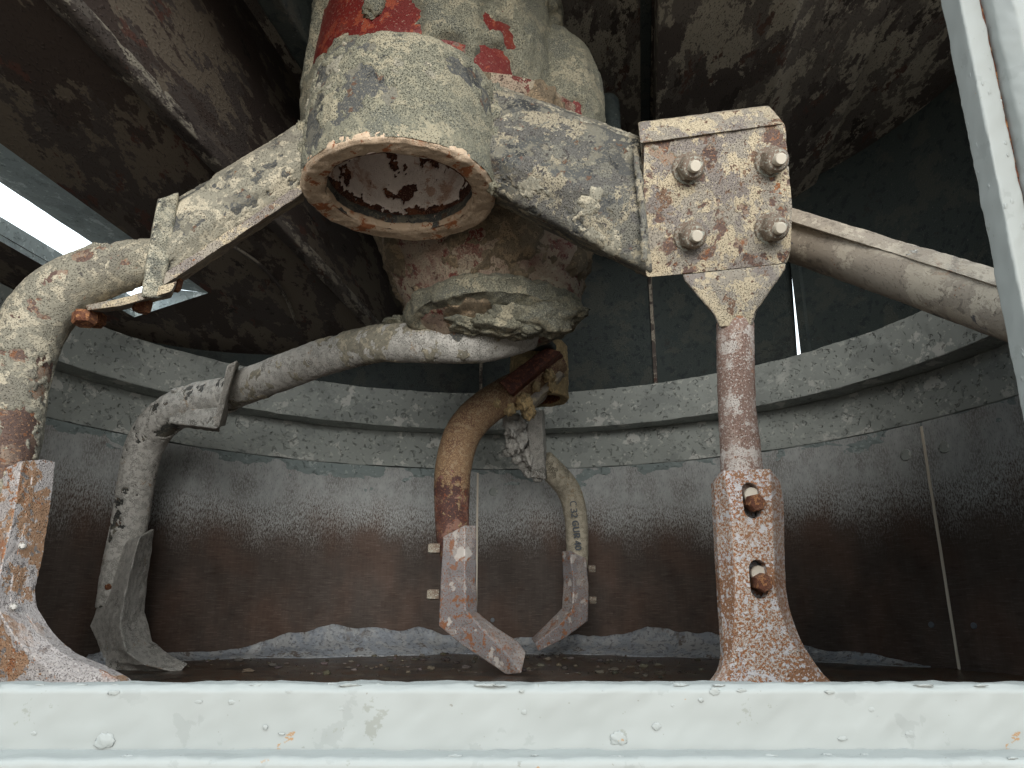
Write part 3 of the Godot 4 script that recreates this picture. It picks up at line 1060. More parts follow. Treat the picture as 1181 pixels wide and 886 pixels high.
# ------------------------------------------------------------------ the hatch frame in front
func bar_mesh(lo: Vector3, hi: Vector3, axis: int, sd: float) -> ArrayMesh:
	# a painted bar with uneven edges and runs; axis: 0 along x, 1 along y
	var keys := []
	for e in [0, 1]:
		var p := PackedVector3Array()
		for q in [[0, 0], [1, 0], [1, 1], [0, 1]]:
			if axis == 0:
				p.append(Vector3(hi.x if e else lo.x, hi.y if q[0] else lo.y, hi.z if q[1] else lo.z))
			else:
				p.append(Vector3(hi.x if q[0] else lo.x, hi.y if e else lo.y, hi.z if q[1] else lo.z))
		keys.append(p)
	return hull(keys, 0.0013, 0.0035, 0.0006, 38.0 + sd, 0.0012, 0.0005, 170.0 + sd)


func build_frame():
	var t := thing("hatch_frame", "pale grey painted steel hatch frame in the foreground with lumpy paint", "frame", Vector3(0, -0.02, 0.79))
	var lip_cut := func(x: float) -> PackedVector3Array:
		return PackedVector3Array([Vector3(x, 0.05, 0.774), Vector3(x, 0.0852, 0.774), Vector3(x, 0.0852, 0.787), Vector3(x, 0.0828, 0.790), Vector3(x, 0.05, 0.790)])
	part("sill", hull([lip_cut.call(-0.62), lip_cut.call(0.2876)], 0.0012, 0.0035, 0.0009, 38.0, 0.0015, 0.0005, 170.0), "paint", t)
	var sill_cut := func(x: float) -> PackedVector3Array:
		return PackedVector3Array([Vector3(x, -0.06, 0.770), Vector3(x, 0.0605, 0.770), Vector3(x, 0.0602, 0.806), Vector3(x, 0.0585, 0.808), Vector3(x, -0.06, 0.808)])
	part("outer_sill", hull([sill_cut.call(-0.66), sill_cut.call(0.2995)], 0.0014, 0.0035, 0.0009, 41.0, 0.0015, 0.0005, 173.0), "paint", t)
	part("post", bar_mesh(Vector3(0.2878, -0.03, 0.774), Vector3(0.2992, 0.56, 0.79), 1, 1.0), "paint", t)
	var post_cut := func(y: float) -> PackedVector3Array:
		return PackedVector3Array([Vector3(0.3012, y, 0.770), Vector3(0.3012, y, 0.7955), Vector3(0.3065, y, 0.803), Vector3(0.372, y, 0.803), Vector3(0.372, y, 0.770)])
	part("outer_post", hull([post_cut.call(-0.06), post_cut.call(0.56)], 0.0014, 0.0035, 0.0009, 40.0, 0.0015, 0.0005, 172.0), "paint", t)
	part("groove", bar_mesh(Vector3(0.2985, 0.0, 0.772), Vector3(0.302, 0.55, 0.7875), 1, 5.0), "rust", t)
	part("post", bar_mesh(Vector3(-0.66, 0.061, 0.772), Vector3(-0.60, 0.56, 0.803), 1, 4.0), "paint", t)
	part("side_panel", box(Vector3(0.50, 0.26, 0.782), Vector3(0.128, 0, 0), Vector3(0, 0.30, 0), Vector3(0, 0, 0.004), 0.002, 0.03), "paint", t)
	part("side_panel", box(Vector3(-0.672, 0.26, 0.782), Vector3(0.012, 0, 0), Vector3(0, 0.30, 0), Vector3(0, 0, 0.004), 0.002, 0.03), "paint", t)
	var rng := RandomNumberGenerator.new()
	rng.seed = 5
	# blisters and runs in the paint
	var drops := []
	for q in [[-0.128, 0.0635, 0.0030], [0.084, 0.0645, 0.0026], [0.125, 0.0825, 0.0016], [-0.02, 0.0705, 0.0012], [0.10, 0.069, 0.0014], [-0.21, 0.078, 0.0013], [0.205, 0.066, 0.0018], [0.19, 0.0755, 0.0011], [0.045, 0.0745, 0.0009]]:
		drops.append(lump(Vector3(q[0], q[1], 0.7899), Vector3(q[2] * 1.3, q[2], q[2] * 0.22), 0.35, 14, q[0] * 40.0))
	for k in 26:
		var r := rng.randf_range(0.0004, 0.0010)
		drops.append(lump(Vector3(rng.randf_range(-0.30, 0.28), rng.randf_range(0.063, 0.083), 0.790), Vector3(r * rng.randf_range(1.0, 3.0), r, r * 0.3), 0.6, 8, k))
	for k in 16:
		var r := rng.randf_range(0.0006, 0.0014)
		drops.append(lump(Vector3(rng.randf_range(-0.30, 0.30), 0.0600, rng.randf_range(0.797, 0.807)), Vector3(r * 2.2, r * 0.6, r), 0.6, 9, k + 70))
	for k in 34:
		var r := rng.randf_range(0.0004, 0.0011)
		drops.append(lump(Vector3(rng.randf_range(-0.30, 0.285), 0.0848, rng.randf_range(0.784, 0.789)), Vector3(r * 4.5, r * 0.7, r), 0.7, 9, k + 30))
	part("paint_drops", joined(drops), "paint", t).set_meta("kind", "stuff")
	drops = []
	for k in 40:
		var r := rng.randf_range(0.0004, 0.0011)
		drops.append(lump(Vector3(rng.randf_range(0.289, 0.299), rng.randf_range(0.1, 0.5), 0.790), Vector3(r, r * 2.0, r * 0.4), 0.7, 9, k))
	for k in 50:
		var r := rng.randf_range(0.0004, 0.0011)
		drops.append(lump(Vector3(0.2882, rng.randf_range(0.1, 0.5), rng.randf_range(0.775, 0.789)), Vector3(r * 0.5, r * 2.4, r), 0.7, 9, k + 50))
	part("paint_drops", joined(drops), "paint", t).set_meta("kind", "stuff")


# ------------------------------------------------------------------ drive housing
func stack(levels: Array, n := 96, step := 0.012, amp := 0.006, freq := 9.0, amp2 := 0.0015, freq2 := 60.0) -> ArrayMesh:
	# levels: [centre x, y, centre z, radius x, radius z]
	var rings := []
	for l in levels:
		var ring := PackedVector3Array()
		for i in n:
			var a := TAU * i / n
			ring.append(Vector3(l[0] + cos(a) * l[3], l[1], l[2] + sin(a) * l[4]))
		rings.append(ring)
	return loft(dense(rings, step), true, amp, freq, amp2, freq2)


func crust(levels: Array, thr: float, thick: float, freq: float, sd: float, bare: Array = [], n := 220, step := 0.006) -> ArrayMesh:
	# cement caked on: a skin that stands proud where there is some and lies inside the casting where it has flaked off
	var rings := []
	for l in levels:
		var ring := PackedVector3Array()
		for i in n:
			var a := TAU * i / n
			ring.append(Vector3(l[0] + cos(a) * l[3], l[1], l[2] + sin(a) * l[4]))
		rings.append(ring)
	rings = dense(rings, step)
	for ring in rings:
		var c := centre(ring)
		for i in ring.size():
			var p: Vector3 = ring[i]
			var d := Vector3(p.x - c.x, 0, p.z - c.z).normalized()
			var m := 0.6 * noise.get_noise_3dv(p * freq + Vector3(sd, 0, 0)) + 0.22 * noise.get_noise_3dv(p * freq * 4.0) + 0.10 * noise.get_noise_3dv(p * freq * 14.0)
			for q in bare:
				m -= q[2] * smoothstep(1.0, 0.3, p.distance_to(q[0]) / q[1])
			ring[i] = p + d * clampf((m - thr) * 0.07, -0.008, thick) + d * (0.0014 * noise.get_noise_3dv(p * 130.0) + 0.004 * noise.get_noise_3dv(p * Vector3(34, 14, 34)))
	return loft(rings, true)


func build_housing():
	var t := thing("drive_housing", "red painted drive housing caked in grey cement hanging from the roof centre", "gearbox", Vector3(0, 0.54, 0))
	var drum := [[-0.085, 0.83, 0.0, 0.16, 0.17], [-0.092, 0.86, 0.0, 0.205, 0.215], [-0.094, 0.92, 0.0, 0.212, 0.225], [-0.092, 1.02, 0.0, 0.210, 0.22], [-0.09, 1.155, 0.0, 0.208, 0.215]]
	part("drum", stack(drum, 96, 0.012, 0.003, 8.0), "red", t)
	part("cement_crust", crust(drum, -0.30, 0.014, 7.0, 3.0, [[Vector3(-0.2582, 0.993, 0.15), 0.10, 0.9], [Vector3(-0.1423, 0.9546, 0.2), 0.075, 0.8], [Vector3(0.0266, 0.879, 0.2), 0.05, 0.9], [Vector3(0.0522, 0.857, 0.18), 0.045, 0.8], [Vector3(-0.0473, 0.8765, 0.23), 0.04, 0.5]]), "cake_green", t)
	var lobe := [[0.110, 0.825, 0.055, 0.03, 0.03], [0.114, 0.838, 0.055, 0.062, 0.062], [0.116, 0.88, 0.055, 0.070, 0.068], [0.114, 0.95, 0.055, 0.069, 0.067], [0.106, 1.00, 0.05, 0.066, 0.064], [0.092, 1.035, 0.045, 0.056, 0.056], [0.075, 1.055, 0.04, 0.036, 0.036], [0.06, 1.06, 0.035, 0.012, 0.012]]
	part("side_lobe", stack(lobe, 64, 0.01, 0.003, 14.0), "red", t)
	part("lobe_crust", crust(lobe, -0.34, 0.008, 12.0, 8.0, [[Vector3(0.1496, 0.8642, 0.13), 0.035, 0.7]], 120), "cake_green", t)
	part("clamp_nut", lump(Vector3(-0.1636, 0.9739, 0.21), Vector3(0.018, 0.02, 0.016), 0.4, 12, 2.0), "cake_green", t)
	part("pipe_fitting", tube([Vector3(0.2276, 1.055, -0.12), Vector3(0.2274, 0.9717, -0.09), Vector3(0.2131, 0.9119, -0.07)], [0.02, 0.016, 0.02], 16, 0.006, 0.002), "hood", t)
	var cone := [[0.0, 0.535, -0.03, 0.07, 0.07], [0.0, 0.552, -0.03, 0.115, 0.11], [0.0, 0.59, -0.03, 0.132, 0.125], [0.0, 0.63, -0.03, 0.155, 0.15], [0.0, 0.70, -0.03, 0.178, 0.175], [-0.02, 0.80, -0.02, 0.20, 0.19], [-0.03, 0.87, 0.0, 0.21, 0.2]]
	part("lower_cone", stack(cone, 140, 0.008, 0.010, 7.0, 0.003, 34.0), "cone", t)
	part("cement_crust", crust(cone, 0.02, 0.010, 10.0, 14.0, [[Vector3(-0.0739, 0.599, 0.13), 0.05, -0.4], [Vector3(0.0521, 0.6408, 0.13), 0.06, -0.3]], 200), "cone_cake", t)
	# caked ledge round the cone's foot
	var ledge := [[0.01, 0.548, -0.02, 0.11, 0.10], [0.01, 0.556, -0.02, 0.135, 0.13], [0.01, 0.582, -0.02, 0.138, 0.135], [0.01, 0.592, -0.02, 0.12, 0.12]]
	part("bottom_flange", stack(ledge, 140, 0.005, 0.014, 10.0, 0.004, 45.0), "cake_green", t, "cement caked flange under the cone")
	var disc := [[0.085, 0.575, -0.03, 0.05, 0.09], [0.085, 0.585, -0.03, 0.068, 0.10], [0.085, 0.70, -0.03, 0.072, 0.10], [0.085, 0.71, -0.03, 0.06, 0.09]]
	part("side_casting", stack(disc, 72, 0.008, 0.003, 14.0, 0.001, 60.0), "cone", t)


# ------------------------------------------------------------------ front hub with its two welded arms
func build_hub():
	var c := Vector3(-0.105, 0.626, 0.262)
	var t := thing("hub", "cement covered cylindrical hub open below with two welded arms and a bolted clamp block", "hub", c)
	var ring_rings := lathe_rings(c, [Vector2(0.1235, 0.003), Vector2(0.1245, 0.010), Vector2(0.1245, 0.05), Vector2(0.123, 0.10), Vector2(0.1195, 0.142), Vector2(0.114, 0.155), Vector2(0.103, 0.160), Vector2(0.02, 0.162)], 300, Vector3.UP, 0.0028)
	var ring := part("hub_ring", loft(ring_rings, false, 0.002, 22.0, 0.0006, 110.0), "bare", t)
	part("cement_skin", skin(ring_rings, -0.17, 0.0018, 11.0, 2.0, 0.002, 22.0, 0.0006, 110.0, spots([[Vector3(-0.1683, 0.6998, 0.35), 0.07, -0.24], [Vector3(-0.1999, 0.6774, 0.33), 0.05, -0.15], [Vector3(-0.1617, 0.6455, 0.35), 0.035, -0.1], [Vector3(-0.0527, 0.6564, 0.36), 0.11, 0.16]])), "cake_green", ring)
	part("thick_skin", skin(ring_rings, 0.30, 0.0035, 9.0, 7.0, 0.002, 22.0, 0.0006, 110.0, spots([[Vector3(-0.1674, 0.753, 0.33), 0.06, 0.2]])), "cake_cream", ring)
	part("rim", lathe(c, [Vector2(0.1220, 0.014), Vector2(0.1250, 0.008), Vector2(0.1245, 0.002), Vector2(0.1195, -0.0015), Vector2(0.100, -0.001), Vector2(0.0935, 0.002), Vector2(0.092, 0.010), Vector2(0.096, 0.013)], 260, Vector3.UP, 0.0030, 24.0, 0.0016, 0.0009, 90.0), "rim", t)
	var bore_rings := lathe_rings(c, [Vector2(0.095, 0.001), Vector2(0.094, 0.034), Vector2(0.092, 0.075), Vector2(0.0845, 0.105), Vector2(0.0695, 0.122), Vector2(0.045, 0.130), Vector2(0.002, 0.132)], 240, Vector3.UP, 0.003)
	var bore := part("bore", loft(bore_rings, false, 0.0015, 30.0, 0.0006, 120.0), "bore", t)
	var low := func(p: Vector3) -> float: return 0.35 * noise.get_noise_3dv(p * Vector3(38, 9, 38)) - 0.75 * smoothstep(0.046, 0.018, p.y - 0.626) * (0.6 + 0.8 * absf(noise.get_noise_3dv(p * 30.0)))
	part("cement_skin", skin(bore_rings, -0.20, 0.0018, 20.0, 5.0, 0.0015, 30.0, 0.0006, 120.0, low, true), "cake_pale", bore)
	part("bore_sleeve", lathe(c, [Vector2(0.0943, 0.002), Vector2(0.0927, 0.022), Vector2(0.095, 0.026)], 160, Vector3.UP, 0.0012, 60.0, 0.003, 0.0006, 200.0), "bare", t)
	# left web arm
	var arm_rings := hull_rings([
		PackedVector3Array([Vector3(-0.2593, 0.79, 0.19), Vector3(-0.2359, 0.7525, 0.25), Vector3(-0.2237, 0.6769, 0.275), Vector3(-0.2295, 0.6428, 0.26), Vector3(-0.253, 0.6745, 0.18)]),
		PackedVector3Array([Vector3(-0.4103, 0.6399, 0.23), Vector3(-0.382, 0.5929, 0.29), Vector3(-0.3713, 0.5302, 0.306), Vector3(-0.3853, 0.4934, 0.292), Vector3(-0.4298, 0.5178, 0.21)])], 0.007, 0.003, 0.003)
	var arm := part("arm", loft(arm_rings, true, 0.0015, 30.0, 0.0006, 140.0), "bare", t)
	part("cement_skin", skin(arm_rings, -0.16, 0.0018, 13.0, 11.0, 0.0015, 30.0, 0.0006, 140.0, spots([[Vector3(-0.2774, 0.6296, 0.29), 0.045, -0.18], [Vector3(-0.3276, 0.5753, 0.3), 0.04, -0.2], [Vector3(-0.2518, 0.6801, 0.28), 0.04, -0.15], [Vector3(-0.302, 0.5511, 0.29), 0.05, 0.2]])), "cake_cream", arm)
	part("bottom_flange", hull([
		PackedVector3Array([Vector3(-0.232, 0.6455, 0.264), Vector3(-0.2307, 0.629, 0.264), Vector3(-0.2591, 0.672, 0.17), Vector3(-0.2602, 0.6859, 0.17)]),
		PackedVector3Array([Vector3(-0.385, 0.4887, 0.305), Vector3(-0.3848, 0.472, 0.305), Vector3(-0.4372, 0.5047, 0.2), Vector3(-0.4348, 0.5209, 0.2)])], 0.002, 0.004, 0.0018, 40.0, 0.002, 0.0008, 150.0), "crust_tan", arm)
	# end plate of the left arm, seen nearly edge on
	part("end_plate", hull([
		PackedVector3Array([Vector3(-0.3896, 0.5882, 0.315), Vector3(-0.3755, 0.6094, 0.295), Vector3(-0.4224, 0.6627, 0.2), Vector3(-0.4449, 0.6489, 0.21)]),
		PackedVector3Array([Vector3(-0.3904, 0.5186, 0.32), Vector3(-0.3712, 0.5322, 0.302), Vector3(-0.4195, 0.5833, 0.2), Vector3(-0.4465, 0.5732, 0.21)]),
		PackedVector3Array([Vector3(-0.3899, 0.4634, 0.32), Vector3(-0.374, 0.4676, 0.305), Vector3(-0.4224, 0.5147, 0.2), Vector3(-0.4452, 0.5129, 0.21)])], 0.006, 0.005, 0.0015, 40.0, 0.003), "crust_cream", arm)
	for b in [[Vector3(-0.4123, 0.4778, 0.27), 0.011], [Vector3(-0.3849, 0.5147, 0.25), 0.008]]:
		place("bolt", hex_mesh(b[1], 0.016), "rust", arm, b[0], Vector3(-0.1, -1, 0.0).normalized(), 0.3)
	# right box arm
	var box_rings := hull_rings([
		PackedVector3Array([Vector3(0.0007, 0.8631, 0.18), Vector3(0.0068, 0.7869, 0.27), Vector3(0.0092, 0.6589, 0.31), Vector3(0.013, 0.6257, 0.28), Vector3(0.01, 0.6662, 0.18)]),
		PackedVector3Array([Vector3(0.1151, 0.8105, 0.19), Vector3(0.1073, 0.7325, 0.285), Vector3(0.1068, 0.6124, 0.322), Vector3(0.1142, 0.5583, 0.292), Vector3(0.1228, 0.5962, 0.19)]),
		PackedVector3Array([Vector3(0.2194, 0.7571, 0.2), Vector3(0.2009, 0.6866, 0.295), Vector3(0.1968, 0.5748, 0.326), Vector3(0.2055, 0.5002, 0.302), Vector3(0.2235, 0.5352, 0.21)])], 0.008, 0.003, 0.002)
	var box_arm := part("arm", loft(box_rings, true, 0.0016, 28.0, 0.0008, 130.0), "bare", t)
	part("cement_skin", skin(box_rings, -0.10, 0.0016, 14.0, 21.0, 0.0016, 28.0, 0.0008, 130.0, spots([[Vector3(0.0724, 0.6794, 0.3), 0.06, -0.10], [Vector3(0.1572, 0.6295, 0.31), 0.04, -0.10], [Vector3(0.1761, 0.5343, 0.3), 0.06, 0.25], [Vector3(0.0502, 0.6053, 0.3), 0.04, 0.15]])), "crust_blue", box_arm)
	part("thick_skin", skin(box_rings, 0.22, 0.003, 16.0, 28.0, 0.0016, 28.0, 0.0008, 130.0, spots([[Vector3(0.1553, 0.5401, 0.3), 0.07, 0.15]])), "cake_cream", box_arm)
	# the joint of arm and hub, packed with cement
	for q in [[Vector3(0.0112, 0.7808, 0.26), 0.020, 1.0], [Vector3(0.0133, 0.7322, 0.28), 0.018, 2.0], [Vector3(0.0138, 0.6926, 0.29), 0.016, 3.0], [Vector3(0.0152, 0.6608, 0.29), 0.018, 4.0], [Vector3(0.0173, 0.6382, 0.28), 0.020, 5.0]]:
		part("cement_lump", lump(q[0], Vector3(q[1] * 0.7, q[1], q[1] * 0.8), 0.5, 14, q[2]), "cake_green", box_arm)
	for q in [[Vector3(-0.2415, 0.7335, 0.25), 0.014, 6.0], [Vector3(-0.2341, 0.69, 0.265), 0.013, 7.0], [Vector3(-0.2332, 0.6608, 0.26), 0.014, 8.0]]:
		part("cement_lump", lump(q[0], Vector3(q[1] * 0.7, q[1], q[1] * 0.8), 0.5, 14, q[2]), "cake_green", arm)
	part("weld", tube([Vector3(0.1934, 0.6655, 0.315), Vector3(0.1928, 0.6064, 0.328), Vector3(0.1943, 0.5588, 0.33), Vector3(0.1958, 0.5055, 0.324)], [0.003, 0.005, 0.004, 0.004], 12, 0.003, 0.003, 70.0), "crust_blue", box_arm)
	# clamp block: bevelled cap and bolted face plate
	var block := part("clamp_block", hull([
		PackedVector3Array([Vector3(0.1991, 0.685, 0.3192), Vector3(0.3632, 0.706, 0.3248), Vector3(0.3833, 0.692, 0.3092), Vector3(0.3881, 0.5369, 0.2687), Vector3(0.3814, 0.5264, 0.2659), Vector3(0.2068, 0.5091, 0.2726)]),
		PackedVector3Array([Vector3(0.2148, 0.7481, 0.2409), Vector3(0.3954, 0.7717, 0.2464), Vector3(0.4127, 0.7481, 0.2409), Vector3(0.413, 0.578, 0.2003), Vector3(0.4033, 0.5664, 0.1976), Vector3(0.2224, 0.5526, 0.1942)])], 0.006, 0.006, 0.001, 40.0, 0.002), "crust_tan", t)
	part("top_cap", hull([
		PackedVector3Array([Vector3(0.1975, 0.6885, 0.33), Vector3(0.1962, 0.6486, 0.3455), Vector3(0.2121, 0.6958, 0.27), Vector3(0.2113, 0.7386, 0.26)]),
		PackedVector3Array([Vector3(0.3539, 0.708, 0.334), Vector3(0.3644, 0.6726, 0.349), Vector3(0.3968, 0.7248, 0.27), Vector3(0.3832, 0.7644, 0.26)])], 0.003, 0.005, 0.0012, 50.0, 0.003), "crust_tan", block)
	var plate_rings := hull_rings([
		PackedVector3Array([Vector3(0.1997, 0.6556, 0.3386), Vector3(0.3623, 0.6821, 0.3458), Vector3(0.3696, 0.674, 0.3436), Vector3(0.3772, 0.5775, 0.3172), Vector3(0.3748, 0.5249, 0.3028), Vector3(0.3663, 0.5128, 0.2994), Vector3(0.2483, 0.5006, 0.2961), Vector3(0.2013, 0.4966, 0.295), Vector3(0.1974, 0.5775, 0.3172)]),
		PackedVector3Array([Vector3(0.204, 0.6699, 0.3176), Vector3(0.3709, 0.6973, 0.3248), Vector3(0.3784, 0.6888, 0.3226), Vector3(0.3859, 0.5894, 0.2962), Vector3(0.3833, 0.5352, 0.2818), Vector3(0.3746, 0.5228, 0.2784), Vector3(0.2535, 0.5103, 0.2751), Vector3(0.2053, 0.5061, 0.274), Vector3(0.2014, 0.5894, 0.2962)])], 0.005, 0.003, 0.0015)
	var plate := part("clamp_plate", loft(plate_rings, true, 0.0012, 40.0, 0.0005, 160.0), "bare_rust", t)
	var face_rings := face_grid(plate_rings)
	part("cement_skin", skin_sheet(face_rings, -0.17, 0.0014, 24.0, 31.0, spots([[Vector3(0.2534, 0.6092, 0.333), 0.03, -0.12], [Vector3(0.3522, 0.621, 0.333), 0.028, -0.12], [Vector3(0.2497, 0.5233, 0.333), 0.028, -0.08], [Vector3(0.3456, 0.5322, 0.333), 0.026, -0.08], [Vector3(0.3127, 0.6704, 0.34), 0.05, 0.15], [Vector3(0.2057, 0.5026, 0.33), 0.05, 0.2]])), "crust_tan", plate)
	var nut := hex_mesh(0.0155, 0.014)
	var washer := disc_mesh(0.0195, 0.004, 0.0015)
	var collar := disc_mesh(0.0145, 0.008, 0.003)
	var tip := disc_mesh(0.0072, 0.013, 0.0015, 16)
	var out := Vector3(0.06, -0.50, 1.0).normalized()
	var k := 0
	for p in [Vector3(0.2517, 0.6225, 0.3307), Vector3(0.3511, 0.6306, 0.3329), Vector3(0.2534, 0.5435, 0.3091), Vector3(0.3505, 0.5526, 0.3116)]:
		place("washer", washer, "nut", plate, p, out)
		place("nut", nut, "nut", plate, p + out * 0.0035, out, 0.4 * k)
		place("collar", collar, "nut", plate, p + out * 0.017, out)
		place("bolt_end", tip, "bright", plate, p + out * 0.021, out)
		k += 1


# ------------------------------------------------------------------ front right paddle
func build_front_right_paddle():
	var t := thing("mixing_paddle", "rust speckled paddle with two slotted bolt holes hanging from the clamp block", "paddle", Vector3(0.2926, 0.0199, 0.31), "mixing paddles bolted to the arms")
	part("gusset", hull([
		PackedVector3Array([Vector3(0.2414, 0.4897, 0.315), Vector3(0.3632, 0.5042, 0.315), Vector3(0.3771, 0.5208, 0.28), Vector3(0.25, 0.5057, 0.28)]),
		PackedVector3Array([Vector3(0.243, 0.4831, 0.315), Vector3(0.3615, 0.4975, 0.315), Vector3(0.3753, 0.5139, 0.28), Vector3(0.2517, 0.4988, 0.28)]),
		PackedVector3Array([Vector3(0.2757, 0.4415, 0.31), Vector3(0.3247, 0.4469, 0.31), Vector3(0.3351, 0.459, 0.28), Vector3(0.2843, 0.4533, 0.28)]),
		PackedVector3Array([Vector3(0.2803, 0.4293, 0.308), Vector3(0.3198, 0.4315, 0.308), Vector3(0.3294, 0.4422, 0.28), Vector3(0.2885, 0.4399, 0.28)])], 0.004, 0.004, 0.0012, 50.0, 0.001), "crust_tan", t)
	part("shank", tube([Vector3(0.306, 0.4391, 0.288), Vector3(0.3024, 0.4093, 0.292), Vector3(0.2982, 0.3356, 0.292), Vector3(0.2991, 0.2859, 0.288), Vector3(0.299, 0.2373, 0.284)], [0.0215, 0.0215, 0.021, 0.0225, 0.024], 36, 0.004, 0.0006, 60.0, 0.0004, 200.0), "shank", t)
	var rows := [
		[Vector3(0.2626, 0.2478, 0.304), Vector3(0.268, 0.2572, 0.322), Vector3(0.3188, 0.2591, 0.322), Vector3(0.335, 0.2478, 0.304)],
		[Vector3(0.2614, 0.2203, 0.304), Vector3(0.2706, 0.2173, 0.328), Vector3(0.3157, 0.2191, 0.328), Vector3(0.3353, 0.2201, 0.306)],
		[Vector3(0.2604, 0.1696, 0.304), Vector3(0.2702, 0.168, 0.328), Vector3(0.3125, 0.168, 0.328), Vector3(0.3311, 0.1694, 0.306)],
		[Vector3(0.2597, 0.1249, 0.304), Vector3(0.2682, 0.123, 0.328), Vector3(0.3109, 0.1247, 0.328), Vector3(0.3286, 0.1249, 0.308)],
		[Vector3(0.2583, 0.0861, 0.308), Vector3(0.2645, 0.0859, 0.324), Vector3(0.3218, 0.0859, 0.326), Vector3(0.335, 0.0863, 0.314)],
		[Vector3(0.2552, 0.0611, 0.312), Vector3(0.2604, 0.061, 0.322), Vector3(0.3348, 0.0612, 0.326), Vector3(0.3466, 0.0615, 0.318)],
		[Vector3(0.2418, 0.0435, 0.318), Vector3(0.2488, 0.0432, 0.324), Vector3(0.3478, 0.0452, 0.328), Vector3(0.358, 0.0448, 0.324)],
		[Vector3(0.2158, 0.0272, 0.324), Vector3(0.2255, 0.0262, 0.33), Vector3(0.3641, 0.0299, 0.334), Vector3(0.3776, 0.0294, 0.33)],
		[Vector3(0.2014, 0.0165, 0.328), Vector3(0.2128, 0.0157, 0.334), Vector3(0.3712, 0.0196, 0.34), Vector3(0.3855, 0.0191, 0.336)]]
	var holes := [[Vector3(0.2942, 0.2348, 0.328), Vector3(0.2942, 0.2146, 0.328), 0.0092], [Vector3(0.2941, 0.154, 0.328), Vector3(0.294, 0.1333, 0.328), 0.0092]]
	var blade := part("blade", patch(rows, [9, 26, 9], Vector3(0, 0, -0.014), 0.0024, holes, 0.0004), "rust_speckle", t)
	# backing block seen in the slots, and the bolts
	part("backing_block", box(Vector3(0.3037, 0.1845, 0.288), Vector3(0.022, 0, 0), Vector3(0, 0.07, 0), Vector3(0, 0, 0.012), 0.003), "blade_steel", t)
	for p in [[Vector3(0.2979, 0.2223, 0.318), 0.2], [Vector3(0.2978, 0.1404, 0.318), 0.5]]:
		place("bolt", hex_mesh(0.0098, 0.018), "rust", blade, p[0], Vector3(0, -0.06, 1).normalized(), p[1])
		place("washer", disc_mesh(0.0085, 0.004, 0.001), "bright", blade, p[0] + Vector3(0, 0.009, -0.002), Vector3(0, 0, 1))


